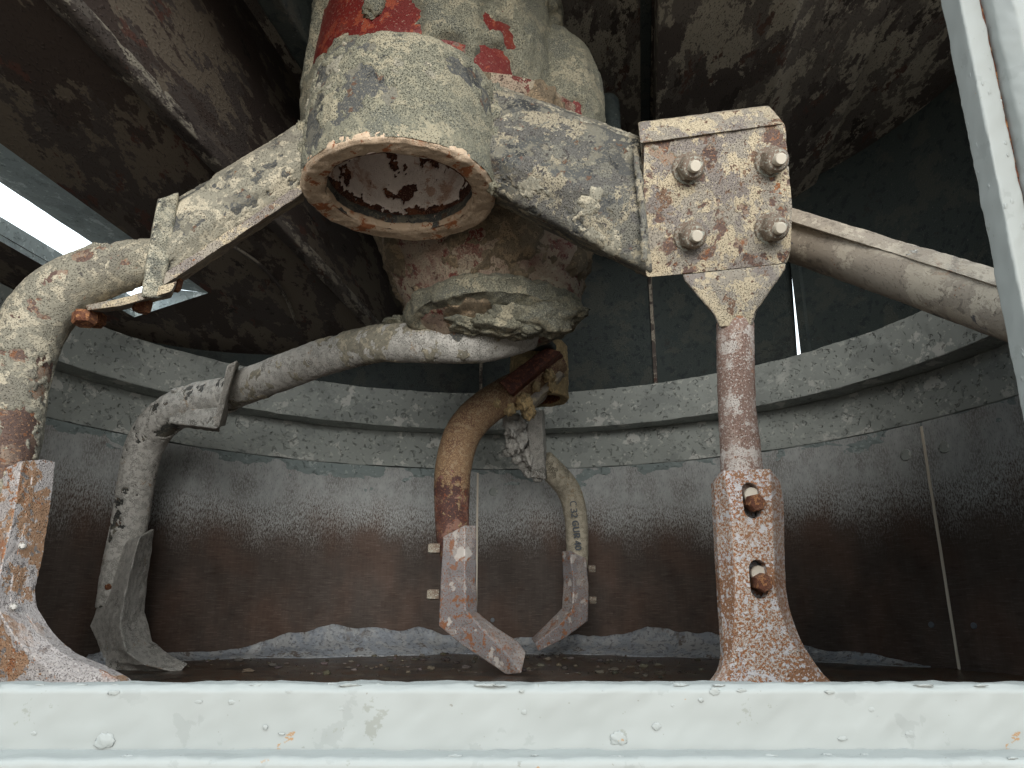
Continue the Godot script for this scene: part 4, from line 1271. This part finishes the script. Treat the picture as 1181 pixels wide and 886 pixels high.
# ------------------------------------------------------------------ paddle at the left edge
func build_left_paddle():
	var t := thing("mixing_paddle", "thick curved cement crusted arm at the left edge with paddle cut by the frame", "paddle", Vector3(-0.4661, 0.028, 0.27), "mixing paddles bolted to the arms")
	var pipe_rings := tube_rings([Vector3(-0.4012, 0.5388, 0.255), Vector3(-0.4426, 0.5301, 0.258), Vector3(-0.4872, 0.514, 0.262), Vector3(-0.5259, 0.4807, 0.266), Vector3(-0.5464, 0.4303, 0.27), Vector3(-0.5526, 0.3733, 0.27), Vector3(-0.5502, 0.3105, 0.268), Vector3(-0.5495, 0.2402, 0.264), Vector3(-0.5486, 0.1916, 0.26)], [0.026, 0.029, 0.033, 0.036, 0.0365, 0.036, 0.0345, 0.03, 0.024], 84, 0.0032)
	var pipe := part("pipe", loft(pipe_rings, true, 0.0012, 26.0, 0.0004, 130.0), "bare_rust", t)
	part("cement_skin", skin(pipe_rings, -0.20, 0.0020, 12.0, 41.0, 0.0012, 26.0, 0.0004, 130.0, spots([[Vector3(-0.5166, 0.3033, 0.3), 0.05, -0.22], [Vector3(-0.5064, 0.4119, 0.3), 0.04, -0.12], [Vector3(-0.5152, 0.4875, 0.29), 0.10, 0.15]])), "cake_cream", pipe)
	var pl := part("mounting_plate", hull([
		PackedVector3Array([Vector3(-0.4663, 0.4607, 0.295), Vector3(-0.4632, 0.454, 0.295), Vector3(-0.5054, 0.4795, 0.22), Vector3(-0.5092, 0.4891, 0.22)]),
		PackedVector3Array([Vector3(-0.4207, 0.4654, 0.305), Vector3(-0.4193, 0.4555, 0.305), Vector3(-0.4657, 0.4843, 0.22), Vector3(-0.4673, 0.4952, 0.22)]),
		PackedVector3Array([Vector3(-0.3576, 0.4842, 0.31), Vector3(-0.362, 0.4709, 0.31), Vector3(-0.405, 0.5012, 0.22), Vector3(-0.4, 0.5147, 0.22)])], 0.002, 0.005, 0.0008, 50.0), "crust_tan", t)
	for b in [[Vector3(-0.4757, 0.4556, 0.28), 0.014], [Vector3(-0.4784, 0.4652, 0.25), 0.011]]:
		place("bolt", hex_mesh(b[1], 0.014), "rust", pl, b[0], Vector3(0.1, -1, 0.1).normalized(), 0.2)
	part("lump", lump(Vector3(-0.4766, 0.5471, 0.265), Vector3(0.02, 0.007, 0.015), 0.4, 12, 4.0), "crust_cream", t)
	# blade: a sheet folded along the pipe, its foot swept to the right
	part("blade", patch([
		[Vector3(-0.6266, 0.271, 0.26), Vector3(-0.5296, 0.2657, 0.29), Vector3(-0.5082, 0.2721, 0.298), Vector3(-0.501, 0.2793, 0.27)],
		[Vector3(-0.6187, 0.2111, 0.26), Vector3(-0.5263, 0.2078, 0.29), Vector3(-0.5048, 0.2086, 0.3), Vector3(-0.4974, 0.2139, 0.27)],
		[Vector3(-0.6132, 0.1628, 0.26), Vector3(-0.5211, 0.1613, 0.29), Vector3(-0.5056, 0.1606, 0.302), Vector3(-0.4972, 0.1642, 0.27)],
		[Vector3(-0.6046, 0.1235, 0.26), Vector3(-0.5161, 0.1233, 0.292), Vector3(-0.5023, 0.1214, 0.304), Vector3(-0.4956, 0.1252, 0.272)],
		[Vector3(-0.5849, 0.0935, 0.265), Vector3(-0.5012, 0.0943, 0.295), Vector3(-0.4822, 0.0919, 0.304), Vector3(-0.4713, 0.0947, 0.278)],
		[Vector3(-0.5575, 0.0696, 0.27), Vector3(-0.4803, 0.0712, 0.298), Vector3(-0.4582, 0.069, 0.304), Vector3(-0.4371, 0.0704, 0.285)],
		[Vector3(-0.5429, 0.0505, 0.272), Vector3(-0.4613, 0.0527, 0.3), Vector3(-0.4319, 0.0513, 0.304), Vector3(-0.3935, 0.0545, 0.29)],
		[Vector3(-0.5387, 0.0369, 0.274), Vector3(-0.4494, 0.0394, 0.301), Vector3(-0.412, 0.0389, 0.304), Vector3(-0.3661, 0.0421, 0.294)],
		[Vector3(-0.5336, 0.0184, 0.276), Vector3(-0.4455, 0.0214, 0.302), Vector3(-0.409, 0.0209, 0.304), Vector3(-0.3512, 0.0267, 0.298)]], [12, 6, 14], Vector3(0.004, 0, -0.016), 0.005, [], 0.0012), "blade_rusty", t)
	for p in [Vector3(-0.4956, 0.1799, 0.288), Vector3(-0.4907, 0.1162, 0.292)]:
		place("rivet", disc_mesh(0.004, 0.004, 0.0015, 12), "dusty", t, p, Vector3(0.4, 0, 1).normalized())


# ------------------------------------------------------------------ paddle behind on the left
func build_left_rear_paddle():
	var t := thing("mixing_paddle", "dusty grey bent arm and angled paddle between the left edge and the middle", "paddle", Vector3(-0.6955, -0.0046, -0.42), "mixing paddles bolted to the arms")
	var arm_rings := tube_rings([Vector3(0.0622, 0.5585, -0.04), Vector3(-0.0028, 0.533, -0.02), Vector3(-0.089, 0.5342, -0.04), Vector3(-0.1836, 0.5488, -0.09), Vector3(-0.2916, 0.5538, -0.17), Vector3(-0.3898, 0.546, -0.24), Vector3(-0.507, 0.5329, -0.32), Vector3(-0.5523, 0.5287, -0.35)], [0.036, 0.036, 0.033, 0.030, 0.031, 0.032, 0.033, 0.033], 64, 0.004)
	var rear := part("arm", loft(arm_rings, true, 0.0015, 20.0, 0.0004, 110.0), "bare", t)
	part("cement_skin", skin(arm_rings, -0.24, 0.0025, 9.0, 51.0, 0.0015, 20.0, 0.0004, 110.0), "cake_dust", rear)
	part("thick_skin", skin(arm_rings, 0.20, 0.003, 12.0, 57.0, 0.0015, 20.0, 0.0004, 110.0, spots([[Vector3(-0.1985, 0.5504, -0.09), 0.11, 0.35], [Vector3(-0.0591, 0.5404, -0.02), 0.10, 0.3]])), "cake_cream", rear)
	for q in [[Vector3(-0.1477, 0.5754, -0.06), 0.022, 0.010, 1.0], [Vector3(-0.1018, 0.5769, -0.04), 0.030, 0.016, 2.0], [Vector3(-0.0588, 0.5621, -0.01), 0.030, 0.018, 3.0], [Vector3(-0.012, 0.5436, 0.03), 0.034, 0.020, 4.0], [Vector3(0.0393, 0.533, 0.05), 0.040, 0.024, 5.0], [Vector3(0.0854, 0.5348, 0.06), 0.034, 0.026, 6.0], [Vector3(0.1166, 0.5529, 0.05), 0.026, 0.022, 7.0]]:
		part("cement_lump", lump(q[0], Vector3(q[1] * 1.3, q[2], q[1]), 0.4, 20, q[3]), "cake_green", rear)
	part("flange", hull([
		PackedVector3Array([Vector3(-0.4932, 0.5484, -0.215), Vector3(-0.482, 0.5618, -0.23), Vector3(-0.5221, 0.5954, -0.35), Vector3(-0.5352, 0.5848, -0.34)]),
		PackedVector3Array([Vector3(-0.499, 0.4978, -0.215), Vector3(-0.492, 0.502, -0.23), Vector3(-0.5336, 0.5351, -0.36), Vector3(-0.5461, 0.536, -0.35)]),
		PackedVector3Array([Vector3(-0.5126, 0.4387, -0.23), Vector3(-0.505, 0.4377, -0.24), Vector3(-0.5408, 0.4694, -0.36), Vector3(-0.5588, 0.473, -0.36)])], 0.003, 0.006, 0.001, 50.0, 0.002), "dusty", t)
	part("flange", hull([
		PackedVector3Array([Vector3(-0.6617, 0.501, -0.37), Vector3(-0.6584, 0.4754, -0.37), Vector3(-0.678, 0.4822, -0.43), Vector3(-0.6809, 0.5049, -0.43)]),
		PackedVector3Array([Vector3(-0.5353, 0.4927, -0.31), Vector3(-0.5373, 0.4489, -0.31), Vector3(-0.5652, 0.4619, -0.39), Vector3(-0.5625, 0.5024, -0.39)])], 0.004, 0.006, 0.003, 40.0, 0.002), "dusty", t)
	part("lump", lump(Vector3(-0.6454, 0.5417, -0.37), Vector3(0.016, 0.010, 0.016), 0.5, 10, 2.0), "dusty", t)
	var pipe_rings := tube_rings([Vector3(-0.5361, 0.5259, -0.34), Vector3(-0.6166, 0.5221, -0.38), Vector3(-0.6941, 0.4987, -0.42), Vector3(-0.7416, 0.449, -0.45), Vector3(-0.7552, 0.3799, -0.46), Vector3(-0.7619, 0.29, -0.47), Vector3(-0.7694, 0.1926, -0.47), Vector3(-0.7722, 0.1154, -0.47)], [0.034, 0.037, 0.038, 0.037, 0.0345, 0.034, 0.032, 0.03], 64, 0.004)
	var pipe := part("pipe", loft(pipe_rings, true, 0.0012, 20.0, 0.0004, 120.0), "bare", t)
	part("cement_skin", skin(pipe_rings, -0.26, 0.0025, 10.0, 61.0, 0.0012, 20.0, 0.0004, 120.0), "cake_dust", pipe)
	# blade: an angle of two faces with its foot swept to the right
	var blade := part("blade", hull([
		PackedVector3Array([Vector3(-0.78, 0.24, -0.47), Vector3(-0.6944, 0.2431, -0.38), Vector3(-0.7083, 0.2702, -0.47), Vector3(-0.7189, 0.2717, -0.485), Vector3(-0.7255, 0.245, -0.445), Vector3(-0.784, 0.2411, -0.485)]),
		PackedVector3Array([Vector3(-0.7986, 0.1494, -0.47), Vector3(-0.7072, 0.1315, -0.38), Vector3(-0.7091, 0.1701, -0.47), Vector3(-0.7197, 0.1706, -0.485), Vector3(-0.7394, 0.1321, -0.445), Vector3(-0.8029, 0.1497, -0.485)]),
		PackedVector3Array([Vector3(-0.8016, 0.0789, -0.45), Vector3(-0.7027, 0.0777, -0.37), Vector3(-0.7056, 0.1053, -0.47), Vector3(-0.7161, 0.1052, -0.485), Vector3(-0.7348, 0.076, -0.435), Vector3(-0.8087, 0.0784, -0.47)]),
		PackedVector3Array([Vector3(-0.7722, 0.0471, -0.43), Vector3(-0.6785, 0.0349, -0.36), Vector3(-0.6731, 0.0494, -0.45), Vector3(-0.6856, 0.0486, -0.47), Vector3(-0.7103, 0.0345, -0.425), Vector3(-0.7792, 0.0462, -0.45)]),
		PackedVector3Array([Vector3(-0.7436, 0.0164, -0.41), Vector3(-0.635, 0.0113, -0.35), Vector3(-0.6225, 0.0253, -0.42), Vector3(-0.6311, 0.0241, -0.44), Vector3(-0.6628, 0.0102, -0.41), Vector3(-0.7509, 0.0183, -0.43)]),
		PackedVector3Array([Vector3(-0.7328, 0.0016, -0.4), Vector3(-0.5852, -0.003, -0.38), Vector3(-0.5789, 0.0109, -0.4), Vector3(-0.587, 0.0095, -0.42), Vector3(-0.5939, -0.0015, -0.4), Vector3(-0.7401, 0.0032, -0.42)])], 0.004, 0.008, 0.002, 30.0, 0.003, 0.0008, 110.0), "dusty", t)
	for p in [Vector3(-0.7705, 0.154, -0.445), Vector3(-0.7388, 0.1073, -0.42)]:
		place("bolt", disc_mesh(0.009, 0.009, 0.003, 12), "rust", blade, p, Vector3(-0.2, 0.1, 1).normalized())
	part("toe", lump(Vector3(-0.7564, 0.0104, -0.43), Vector3(0.03, 0.02, 0.03), 0.4, 12, 9.0), "residue", t)


# ------------------------------------------------------------------ rear hub behind the housing
func build_rear_hub():
	var c := Vector3(0.1, 0.5502, -0.47)
	var t := thing("rear_hub", "small pale cement coated tube hub behind the drive housing holding two paddles", "hub", c)
	part("tube", lathe(c, [Vector2(0.046, 0.004), Vector2(0.050, 0.0), Vector2(0.062, 0.0), Vector2(0.0645, 0.004), Vector2(0.0645, 0.06), Vector2(0.063, 0.122), Vector2(0.058, 0.128), Vector2(0.01, 0.13)], 72, Vector3.UP, 0.003, 26.0, 0.006, 0.001, 120.0), "tan_cake", t)
	part("bore", lathe(c, [Vector2(0.047, 0.003), Vector2(0.045, 0.09), Vector2(0.002, 0.095)], 48, Vector3.UP, 0.001, 50.0), "rust", t)
	part("bracket", hull([
		PackedVector3Array([Vector3(0.0823, 0.6779, -0.49), Vector3(0.1473, 0.6779, -0.49), Vector3(0.147, 0.6613, -0.49), Vector3(0.0822, 0.6613, -0.49)]),
		PackedVector3Array([Vector3(0.0319, 0.5855, -0.07), Vector3(0.0835, 0.5855, -0.07), Vector3(0.0834, 0.5729, -0.07), Vector3(0.0319, 0.5729, -0.07)])], 0.006, 0.008, 0.002, 30.0), "hood", t)


func build_rusty_paddle():
	var t := thing("mixing_paddle", "rusty brown bent pipe paddle in the middle with its foot pointing right", "paddle", Vector3(0.0314, -0.0049, -0.33), "mixing paddles bolted to the arms")
	var pipe_rings := tube_rings([Vector3(0.1362, 0.6243, -0.415), Vector3(0.0794, 0.5754, -0.395), Vector3(0.0319, 0.5413, -0.382), Vector3(-0.0214, 0.501, -0.37), Vector3(-0.059, 0.4515, -0.36), Vector3(-0.0764, 0.3833, -0.355), Vector3(-0.079, 0.3125, -0.365), Vector3(-0.0765, 0.246, -0.375), Vector3(-0.0717, 0.1799, -0.375)], [0.030, 0.033, 0.036, 0.0365, 0.0365, 0.0355, 0.0345, 0.032, 0.022], 72, 0.004)
	var pipe := part("pipe", loft(pipe_rings, true, 0.0006, 40.0, 0.0002, 200.0), "maroon_pipe", t)
	var up := func(p: Vector3) -> float: return 0.9 * smoothstep(0.30, 0.42, p.y) - 0.45 * smoothstep(0.55, 0.60, p.y)
	part("rust_skin", skin(pipe_rings, 0.22, 0.0006, 45.0, 71.0, 0.0006, 40.0, 0.0002, 200.0, up), "rust_pipe", pipe)
	part("rail", hull([
		PackedVector3Array([Vector3(0.1075, 0.6313, -0.35), Vector3(0.1397, 0.6218, -0.35), Vector3(0.1495, 0.6238, -0.39), Vector3(0.1166, 0.6374, -0.39)]),
		PackedVector3Array([Vector3(0.0147, 0.5507, -0.325), Vector3(0.0391, 0.5235, -0.325), Vector3(0.0462, 0.5278, -0.36), Vector3(0.0213, 0.5537, -0.36)])], 0.003, 0.004, 0.002, 60.0, 0.002, 0.0008), "maroon", t)
	part("bracket", hull([
		PackedVector3Array([Vector3(0.1307, 0.6007, -0.39), Vector3(0.1488, 0.5853, -0.39), Vector3(0.1567, 0.5959, -0.45), Vector3(0.138, 0.6118, -0.45)]),
		PackedVector3Array([Vector3(0.0427, 0.5231, -0.37), Vector3(0.064, 0.4937, -0.37), Vector3(0.0723, 0.5011, -0.43), Vector3(0.0502, 0.5317, -0.43)])], 0.004, 0.005, 0.003, 50.0), "crust_tan", t)
	for q in [[Vector3(0.0639, 0.5167, -0.36), 0.017, 1.0], [Vector3(0.0729, 0.501, -0.37), 0.014, 3.0], [Vector3(0.0356, 0.5021, -0.36), 0.012, 5.0], [Vector3(0.1166, 0.5754, -0.37), 0.012, 7.0], [Vector3(0.1228, 0.5587, -0.39), 0.010, 9.0], [Vector3(0.0889, 0.5485, -0.355), 0.009, 11.0], [Vector3(0.0076, 0.5091, -0.345), 0.009, 13.0]]:
		part("cement_lump", lump(q[0], Vector3(q[1], q[1] * 1.2, q[1]), 0.6, 12, q[2]), "tan_cake", t)
	# blade: front face and a narrow side strip, foot swept down to the right
	var blade := part("blade", hull([
		PackedVector3Array([Vector3(-0.0903, 0.2413, -0.32), Vector3(-0.0479, 0.2594, -0.29), Vector3(-0.0283, 0.2624, -0.32), Vector3(-0.0293, 0.2644, -0.34), Vector3(-0.0494, 0.2619, -0.315), Vector3(-0.0905, 0.243, -0.34)]),
		PackedVector3Array([Vector3(-0.0931, 0.162, -0.32), Vector3(-0.0462, 0.1839, -0.285), Vector3(-0.0273, 0.1839, -0.32), Vector3(-0.0282, 0.1849, -0.34), Vector3(-0.0477, 0.185, -0.31), Vector3(-0.0933, 0.1626, -0.34)]),
		PackedVector3Array([Vector3(-0.0937, 0.0822, -0.315), Vector3(-0.0431, 0.1111, -0.28), Vector3(-0.0244, 0.1064, -0.315), Vector3(-0.0253, 0.1063, -0.335), Vector3(-0.0446, 0.111, -0.305), Vector3(-0.0923, 0.0817, -0.335)]),
		PackedVector3Array([Vector3(-0.0545, 0.0527, -0.305), Vector3(-0.0099, 0.0744, -0.275), Vector3(0.0109, 0.0793, -0.31), Vector3(0.0104, 0.0788, -0.33), Vector3(-0.0108, 0.0766, -0.3), Vector3(-0.0562, 0.0546, -0.33)]),
		PackedVector3Array([Vector3(-0.007, 0.0239, -0.295), Vector3(0.0271, 0.0399, -0.27), Vector3(0.0502, 0.0556, -0.305), Vector3(0.0503, 0.0548, -0.325), Vector3(0.0269, 0.0414, -0.295), Vector3(-0.0079, 0.0253, -0.32)]),
		PackedVector3Array([Vector3(0.0301, 0.0013, -0.29), Vector3(0.0558, 0.0057, -0.27), Vector3(0.064, 0.0382, -0.3), Vector3(0.0644, 0.0371, -0.32), Vector3(0.0561, 0.0066, -0.295), Vector3(0.0299, 0.0021, -0.315)])], 0.003, 0.006, 0.0008, 50.0, 0.002, 0.0004, 160.0), "rust_speckle_light", t)
	for p in [Vector3(-0.0991, 0.2226, -0.35), Vector3(-0.0985, 0.1375, -0.35)]:
		place("bolt", hex_mesh(0.010, 0.022), "nut", blade, p, Vector3(-1, 0, 0.1).normalized(), 0.2)


func build_far_paddle():
	var t := thing("mixing_paddle", "farthest slim pale paddle behind the rusty one with its foot pointing left", "paddle", Vector3(0.1081, 0.0167, -0.69), "mixing paddles bolted to the arms")
	part("clamp_jaw", hull([
		PackedVector3Array([Vector3(0.0201, 0.511, -0.47), Vector3(0.0504, 0.5188, -0.47), Vector3(0.0587, 0.5338, -0.53), Vector3(0.0272, 0.5258, -0.53)]),
		PackedVector3Array([Vector3(0.0272, 0.454, -0.55), Vector3(0.0825, 0.4941, -0.55), Vector3(0.0922, 0.5076, -0.61), Vector3(0.039, 0.4619, -0.61)]),
		PackedVector3Array([Vector3(0.0672, 0.4087, -0.61), Vector3(0.1196, 0.4148, -0.61), Vector3(0.1266, 0.4293, -0.67), Vector3(0.0764, 0.4188, -0.67)])], 0.006, 0.005, 0.005, 45.0, 0.003, 0.002, 140.0), "dusty", t)
	part("clamp_plate", hull([
		PackedVector3Array([Vector3(0.0698, 0.5278, -0.49), Vector3(0.1063, 0.5317, -0.49), Vector3(0.1156, 0.5522, -0.57), Vector3(0.0793, 0.548, -0.57)]),
		PackedVector3Array([Vector3(0.0867, 0.4014, -0.59), Vector3(0.1165, 0.3974, -0.59), Vector3(0.1263, 0.4104, -0.67), Vector3(0.0972, 0.4146, -0.67)])], 0.003, 0.006, 0.002, 40.0), "dusty", t)
	for q in [[Vector3(0.0312, 0.45, -0.55), 1.0], [Vector3(0.0509, 0.4379, -0.57), 2.0], [Vector3(0.0791, 0.4111, -0.6), 4.0], [Vector3(0.0993, 0.4007, -0.61), 6.0]]:
		part("bolt", lump(q[0], Vector3(0.012, 0.010, 0.012), 0.4, 8, q[1]), "dusty", t)
	for q in [[Vector3(0.039, 0.4986, -0.5), 0.018, 1.0], [Vector3(0.0585, 0.4777, -0.53), 0.018, 2.0], [Vector3(0.039, 0.4658, -0.53), 0.014, 3.0], [Vector3(0.0826, 0.4479, -0.57), 0.016, 4.0], [Vector3(0.0583, 0.5065, -0.5), 0.014, 5.0], [Vector3(0.0949, 0.4215, -0.59), 0.015, 6.0]]:
		part("cement_lump", lump(q[0], Vector3(q[1], q[1] * 1.3, q[1]), 0.8, 14, q[2]), "cake_dust", t)
	var print_mesh := TextMesh.new()
	print_mesh.text = "C 32 GUR 40"
	print_mesh.font_size = 16
	print_mesh.pixel_size = 0.0013
	print_mesh.depth = 0.006
	var stamp := part("print", print_mesh, "steel", t)
	var from := Vector3(0.1859, 0.3573, -0.676)
	var to := Vector3(0.1996, 0.2464, -0.712)
	var down := (to - from).normalized()
	var face := (Vector3(0, 0, 1) - down * down.z).normalized()
	stamp.transform = Transform3D(Basis(down, face.cross(down), face), stamp.position + (from + to) * 0.5)
	part("pipe", tube([Vector3(0.1127, 0.4451, -0.63), Vector3(0.142, 0.4196, -0.65), Vector3(0.1771, 0.3842, -0.69), Vector3(0.1949, 0.3254, -0.72), Vector3(0.199, 0.2363, -0.745), Vector3(0.2, 0.1552, -0.755)], [0.028, 0.029, 0.029, 0.028, 0.0265, 0.018], 32, 0.006, 0.0008, 40.0), "far_pipe", t)
	var blade := part("blade", hull([
		PackedVector3Array([Vector3(0.159, 0.2402, -0.71), Vector3(0.1754, 0.2401, -0.68), Vector3(0.2164, 0.224, -0.71), Vector3(0.2184, 0.2252, -0.73), Vector3(0.1772, 0.2378, -0.705), Vector3(0.1603, 0.2415, -0.73)]),
		PackedVector3Array([Vector3(0.1617, 0.1701, -0.71), Vector3(0.1839, 0.1692, -0.68), Vector3(0.2209, 0.1622, -0.71), Vector3(0.2228, 0.1627, -0.73), Vector3(0.1859, 0.17, -0.705), Vector3(0.1631, 0.1707, -0.73)]),
		PackedVector3Array([Vector3(0.1566, 0.1113, -0.71), Vector3(0.1776, 0.1038, -0.67), Vector3(0.2156, 0.0844, -0.7), Vector3(0.2176, 0.084, -0.72), Vector3(0.1796, 0.1075, -0.695), Vector3(0.1578, 0.1112, -0.73)]),
		PackedVector3Array([Vector3(0.1273, 0.0844, -0.7), Vector3(0.1448, 0.0739, -0.66), Vector3(0.1613, 0.0471, -0.68), Vector3(0.1634, 0.0497, -0.71), Vector3(0.1467, 0.0769, -0.69), Vector3(0.1283, 0.084, -0.72)]),
		PackedVector3Array([Vector3(0.0866, 0.0467, -0.69), Vector3(0.0933, 0.0372, -0.65), Vector3(0.1012, 0.0202, -0.66), Vector3(0.1062, 0.0242, -0.69), Vector3(0.0942, 0.0396, -0.68), Vector3(0.0871, 0.0459, -0.71)])], 0.003, 0.007, 0.001, 50.0, 0.003), "rust_speckle_light", t)
	for p in [Vector3(0.224, 0.2029, -0.73), Vector3(0.224, 0.1309, -0.73)]:
		place("bolt", hex_mesh(0.009, 0.016), "nut", blade, p, Vector3(1, 0, 0.1).normalized(), 0.2)


# ------------------------------------------------------------------ tubular mixing arm that passes behind the right post
func build_right_arm():
	var t := thing("right_mixing_arm", "smooth tan steel mixing arm tube running from behind the clamp block to the right post", "mixing arm", Vector3(0.1905, 0.8369, -0.03))
	part("tube", tube([Vector3(0.1474, 0.8685, -0.05), Vector3(0.3125, 0.7237, 0.07), Vector3(0.4315, 0.6066, 0.18), Vector3(0.5029, 0.508, 0.29), Vector3(0.5571, 0.4236, 0.385), Vector3(0.581, 0.3792, 0.44), Vector3(0.6055, 0.3304, 0.47), Vector3(0.6089, 0.2629, 0.48), Vector3(0.5872, 0.1584, 0.48)], [0.030, 0.031, 0.031, 0.032, 0.033, 0.033, 0.033, 0.032, 0.03], 48, 0.006, 0.0007, 30.0, 0.0003, 150.0), "arm_tan", t)
	part("top_rail", hull([
		PackedVector3Array([Vector3(0.4147, 0.6451, 0.205), Vector3(0.4073, 0.6167, 0.218), Vector3(0.4239, 0.6335, 0.175), Vector3(0.4303, 0.6623, 0.165)]),
		PackedVector3Array([Vector3(0.4989, 0.5418, 0.308), Vector3(0.4884, 0.5154, 0.322), Vector3(0.5107, 0.529, 0.28), Vector3(0.5206, 0.5576, 0.268)]),
		PackedVector3Array([Vector3(0.5553, 0.4521, 0.408), Vector3(0.5404, 0.4255, 0.424), Vector3(0.5704, 0.4387, 0.38), Vector3(0.5829, 0.4655, 0.368)])], 0.002, 0.005, 0.0012, 40.0), "arm_tan", t)
	part("weld", lump(Vector3(0.5094, 0.5059, 0.33), Vector3(0.012, 0.008, 0.01), 0.5, 10, 3.0), "dusty", t)


# ------------------------------------------------------------------ cement left at the foot of the wall, gravel
func build_residue():
	var n := 420
	var rings := []
	for i in n:
		var d := lerpf(-62.0, 62.0, float(i) / (n - 1))
		var p := around(d, 0.9, 0.0)
		var body := clampf(0.62 + 0.42 * noise.get_noise_3dv(p * 3.4 + Vector3(0, 5, 0)), 0.05, 1.3)
		body *= smoothstep(62.0, 52.0, absf(d)) * (0.35 + 0.65 * smoothstep(-44.0, -26.0, d)) * (1.0 - 0.55 * smoothstep(30.0, 50.0, d))
		var h := 0.002 + 0.074 * body * (1.0 + 0.22 * noise.get_noise_3dv(p * 9.0))
		var w := 0.03 + 0.11 * body * (1.0 + 0.3 * noise.get_noise_3dv(p * 9.0 + Vector3(3, 0, 0)))
		var ring := PackedVector3Array()
		ring.append(around(d, 0.996, h + 0.002))
		for k in 16:
			var t := k / 15.0
			var r := 0.984 - w * t
			var y := h * (0.62 * exp(-6.0 * t) + 0.38 * (1.0 - t * t)) * (1.0 - pow(t, 6.0)) + 0.001
			ring.append(around(d, r, y))
		for k in 3:
			ring.append(around(d, 0.984 - w * (1.0 - k / 2.0), -0.006))
		rings.append(ring)
	var m := loft(rings, true, 0.003, 12.0, 0.0015, 60.0)
	var o := part("cement_residue", m, "residue")
	o.set_meta("kind", "stuff")
	o.set_meta("label", "grey cement residue heaped along the foot of the pan wall")
	o.set_meta("category", "residue")
	var rng := RandomNumberGenerator.new()
	rng.seed = 21
	var mm := MultiMesh.new()
	mm.transform_format = MultiMesh.TRANSFORM_3D
	mm.mesh = lump(Vector3.ZERO, Vector3.ONE, 0.7, 6, 2.0)
	mm.mesh.surface_set_material(0, M.stone)
	mm.use_colors = true
	mm.instance_count = 700
	var k := 0
	while k < 700:
		var d := rng.randf_range(-52.0, 52.0)
		var r := 0.93 - 0.60 * pow(rng.randf(), 1.5)
		var at := around(d, r, 0.0)
		if noise.get_noise_3dv(at * 5.0) + rng.randf_range(-0.25, 0.35) < 0.0:
			continue
		var sz := 0.0009 + 0.0055 * pow(rng.randf(), 7.0)
		var b := Basis.from_euler(Vector3(rng.randf() * 6.0, rng.randf() * 6.0, rng.randf() * 6.0)).scaled(Vector3(sz * rng.randf_range(0.8, 1.8), sz * 0.7, sz))
		mm.set_instance_transform(k, Transform3D(b, at + Vector3(0, sz * 0.4, 0)))
		var w := rng.randf_range(0.2, 0.75)
		mm.set_instance_color(k, Color(w, w * rng.randf_range(0.78, 0.98), w * rng.randf_range(0.6, 0.95)))
		k += 1
	var g := MultiMeshInstance3D.new()
	g.name = "gravel"
	g.multimesh = mm
	g.set_meta("kind", "stuff")
	g.set_meta("label", "loose gravel and crumbs scattered on the pan floor")
	g.set_meta("category", "gravel")
	add_child(g, true)
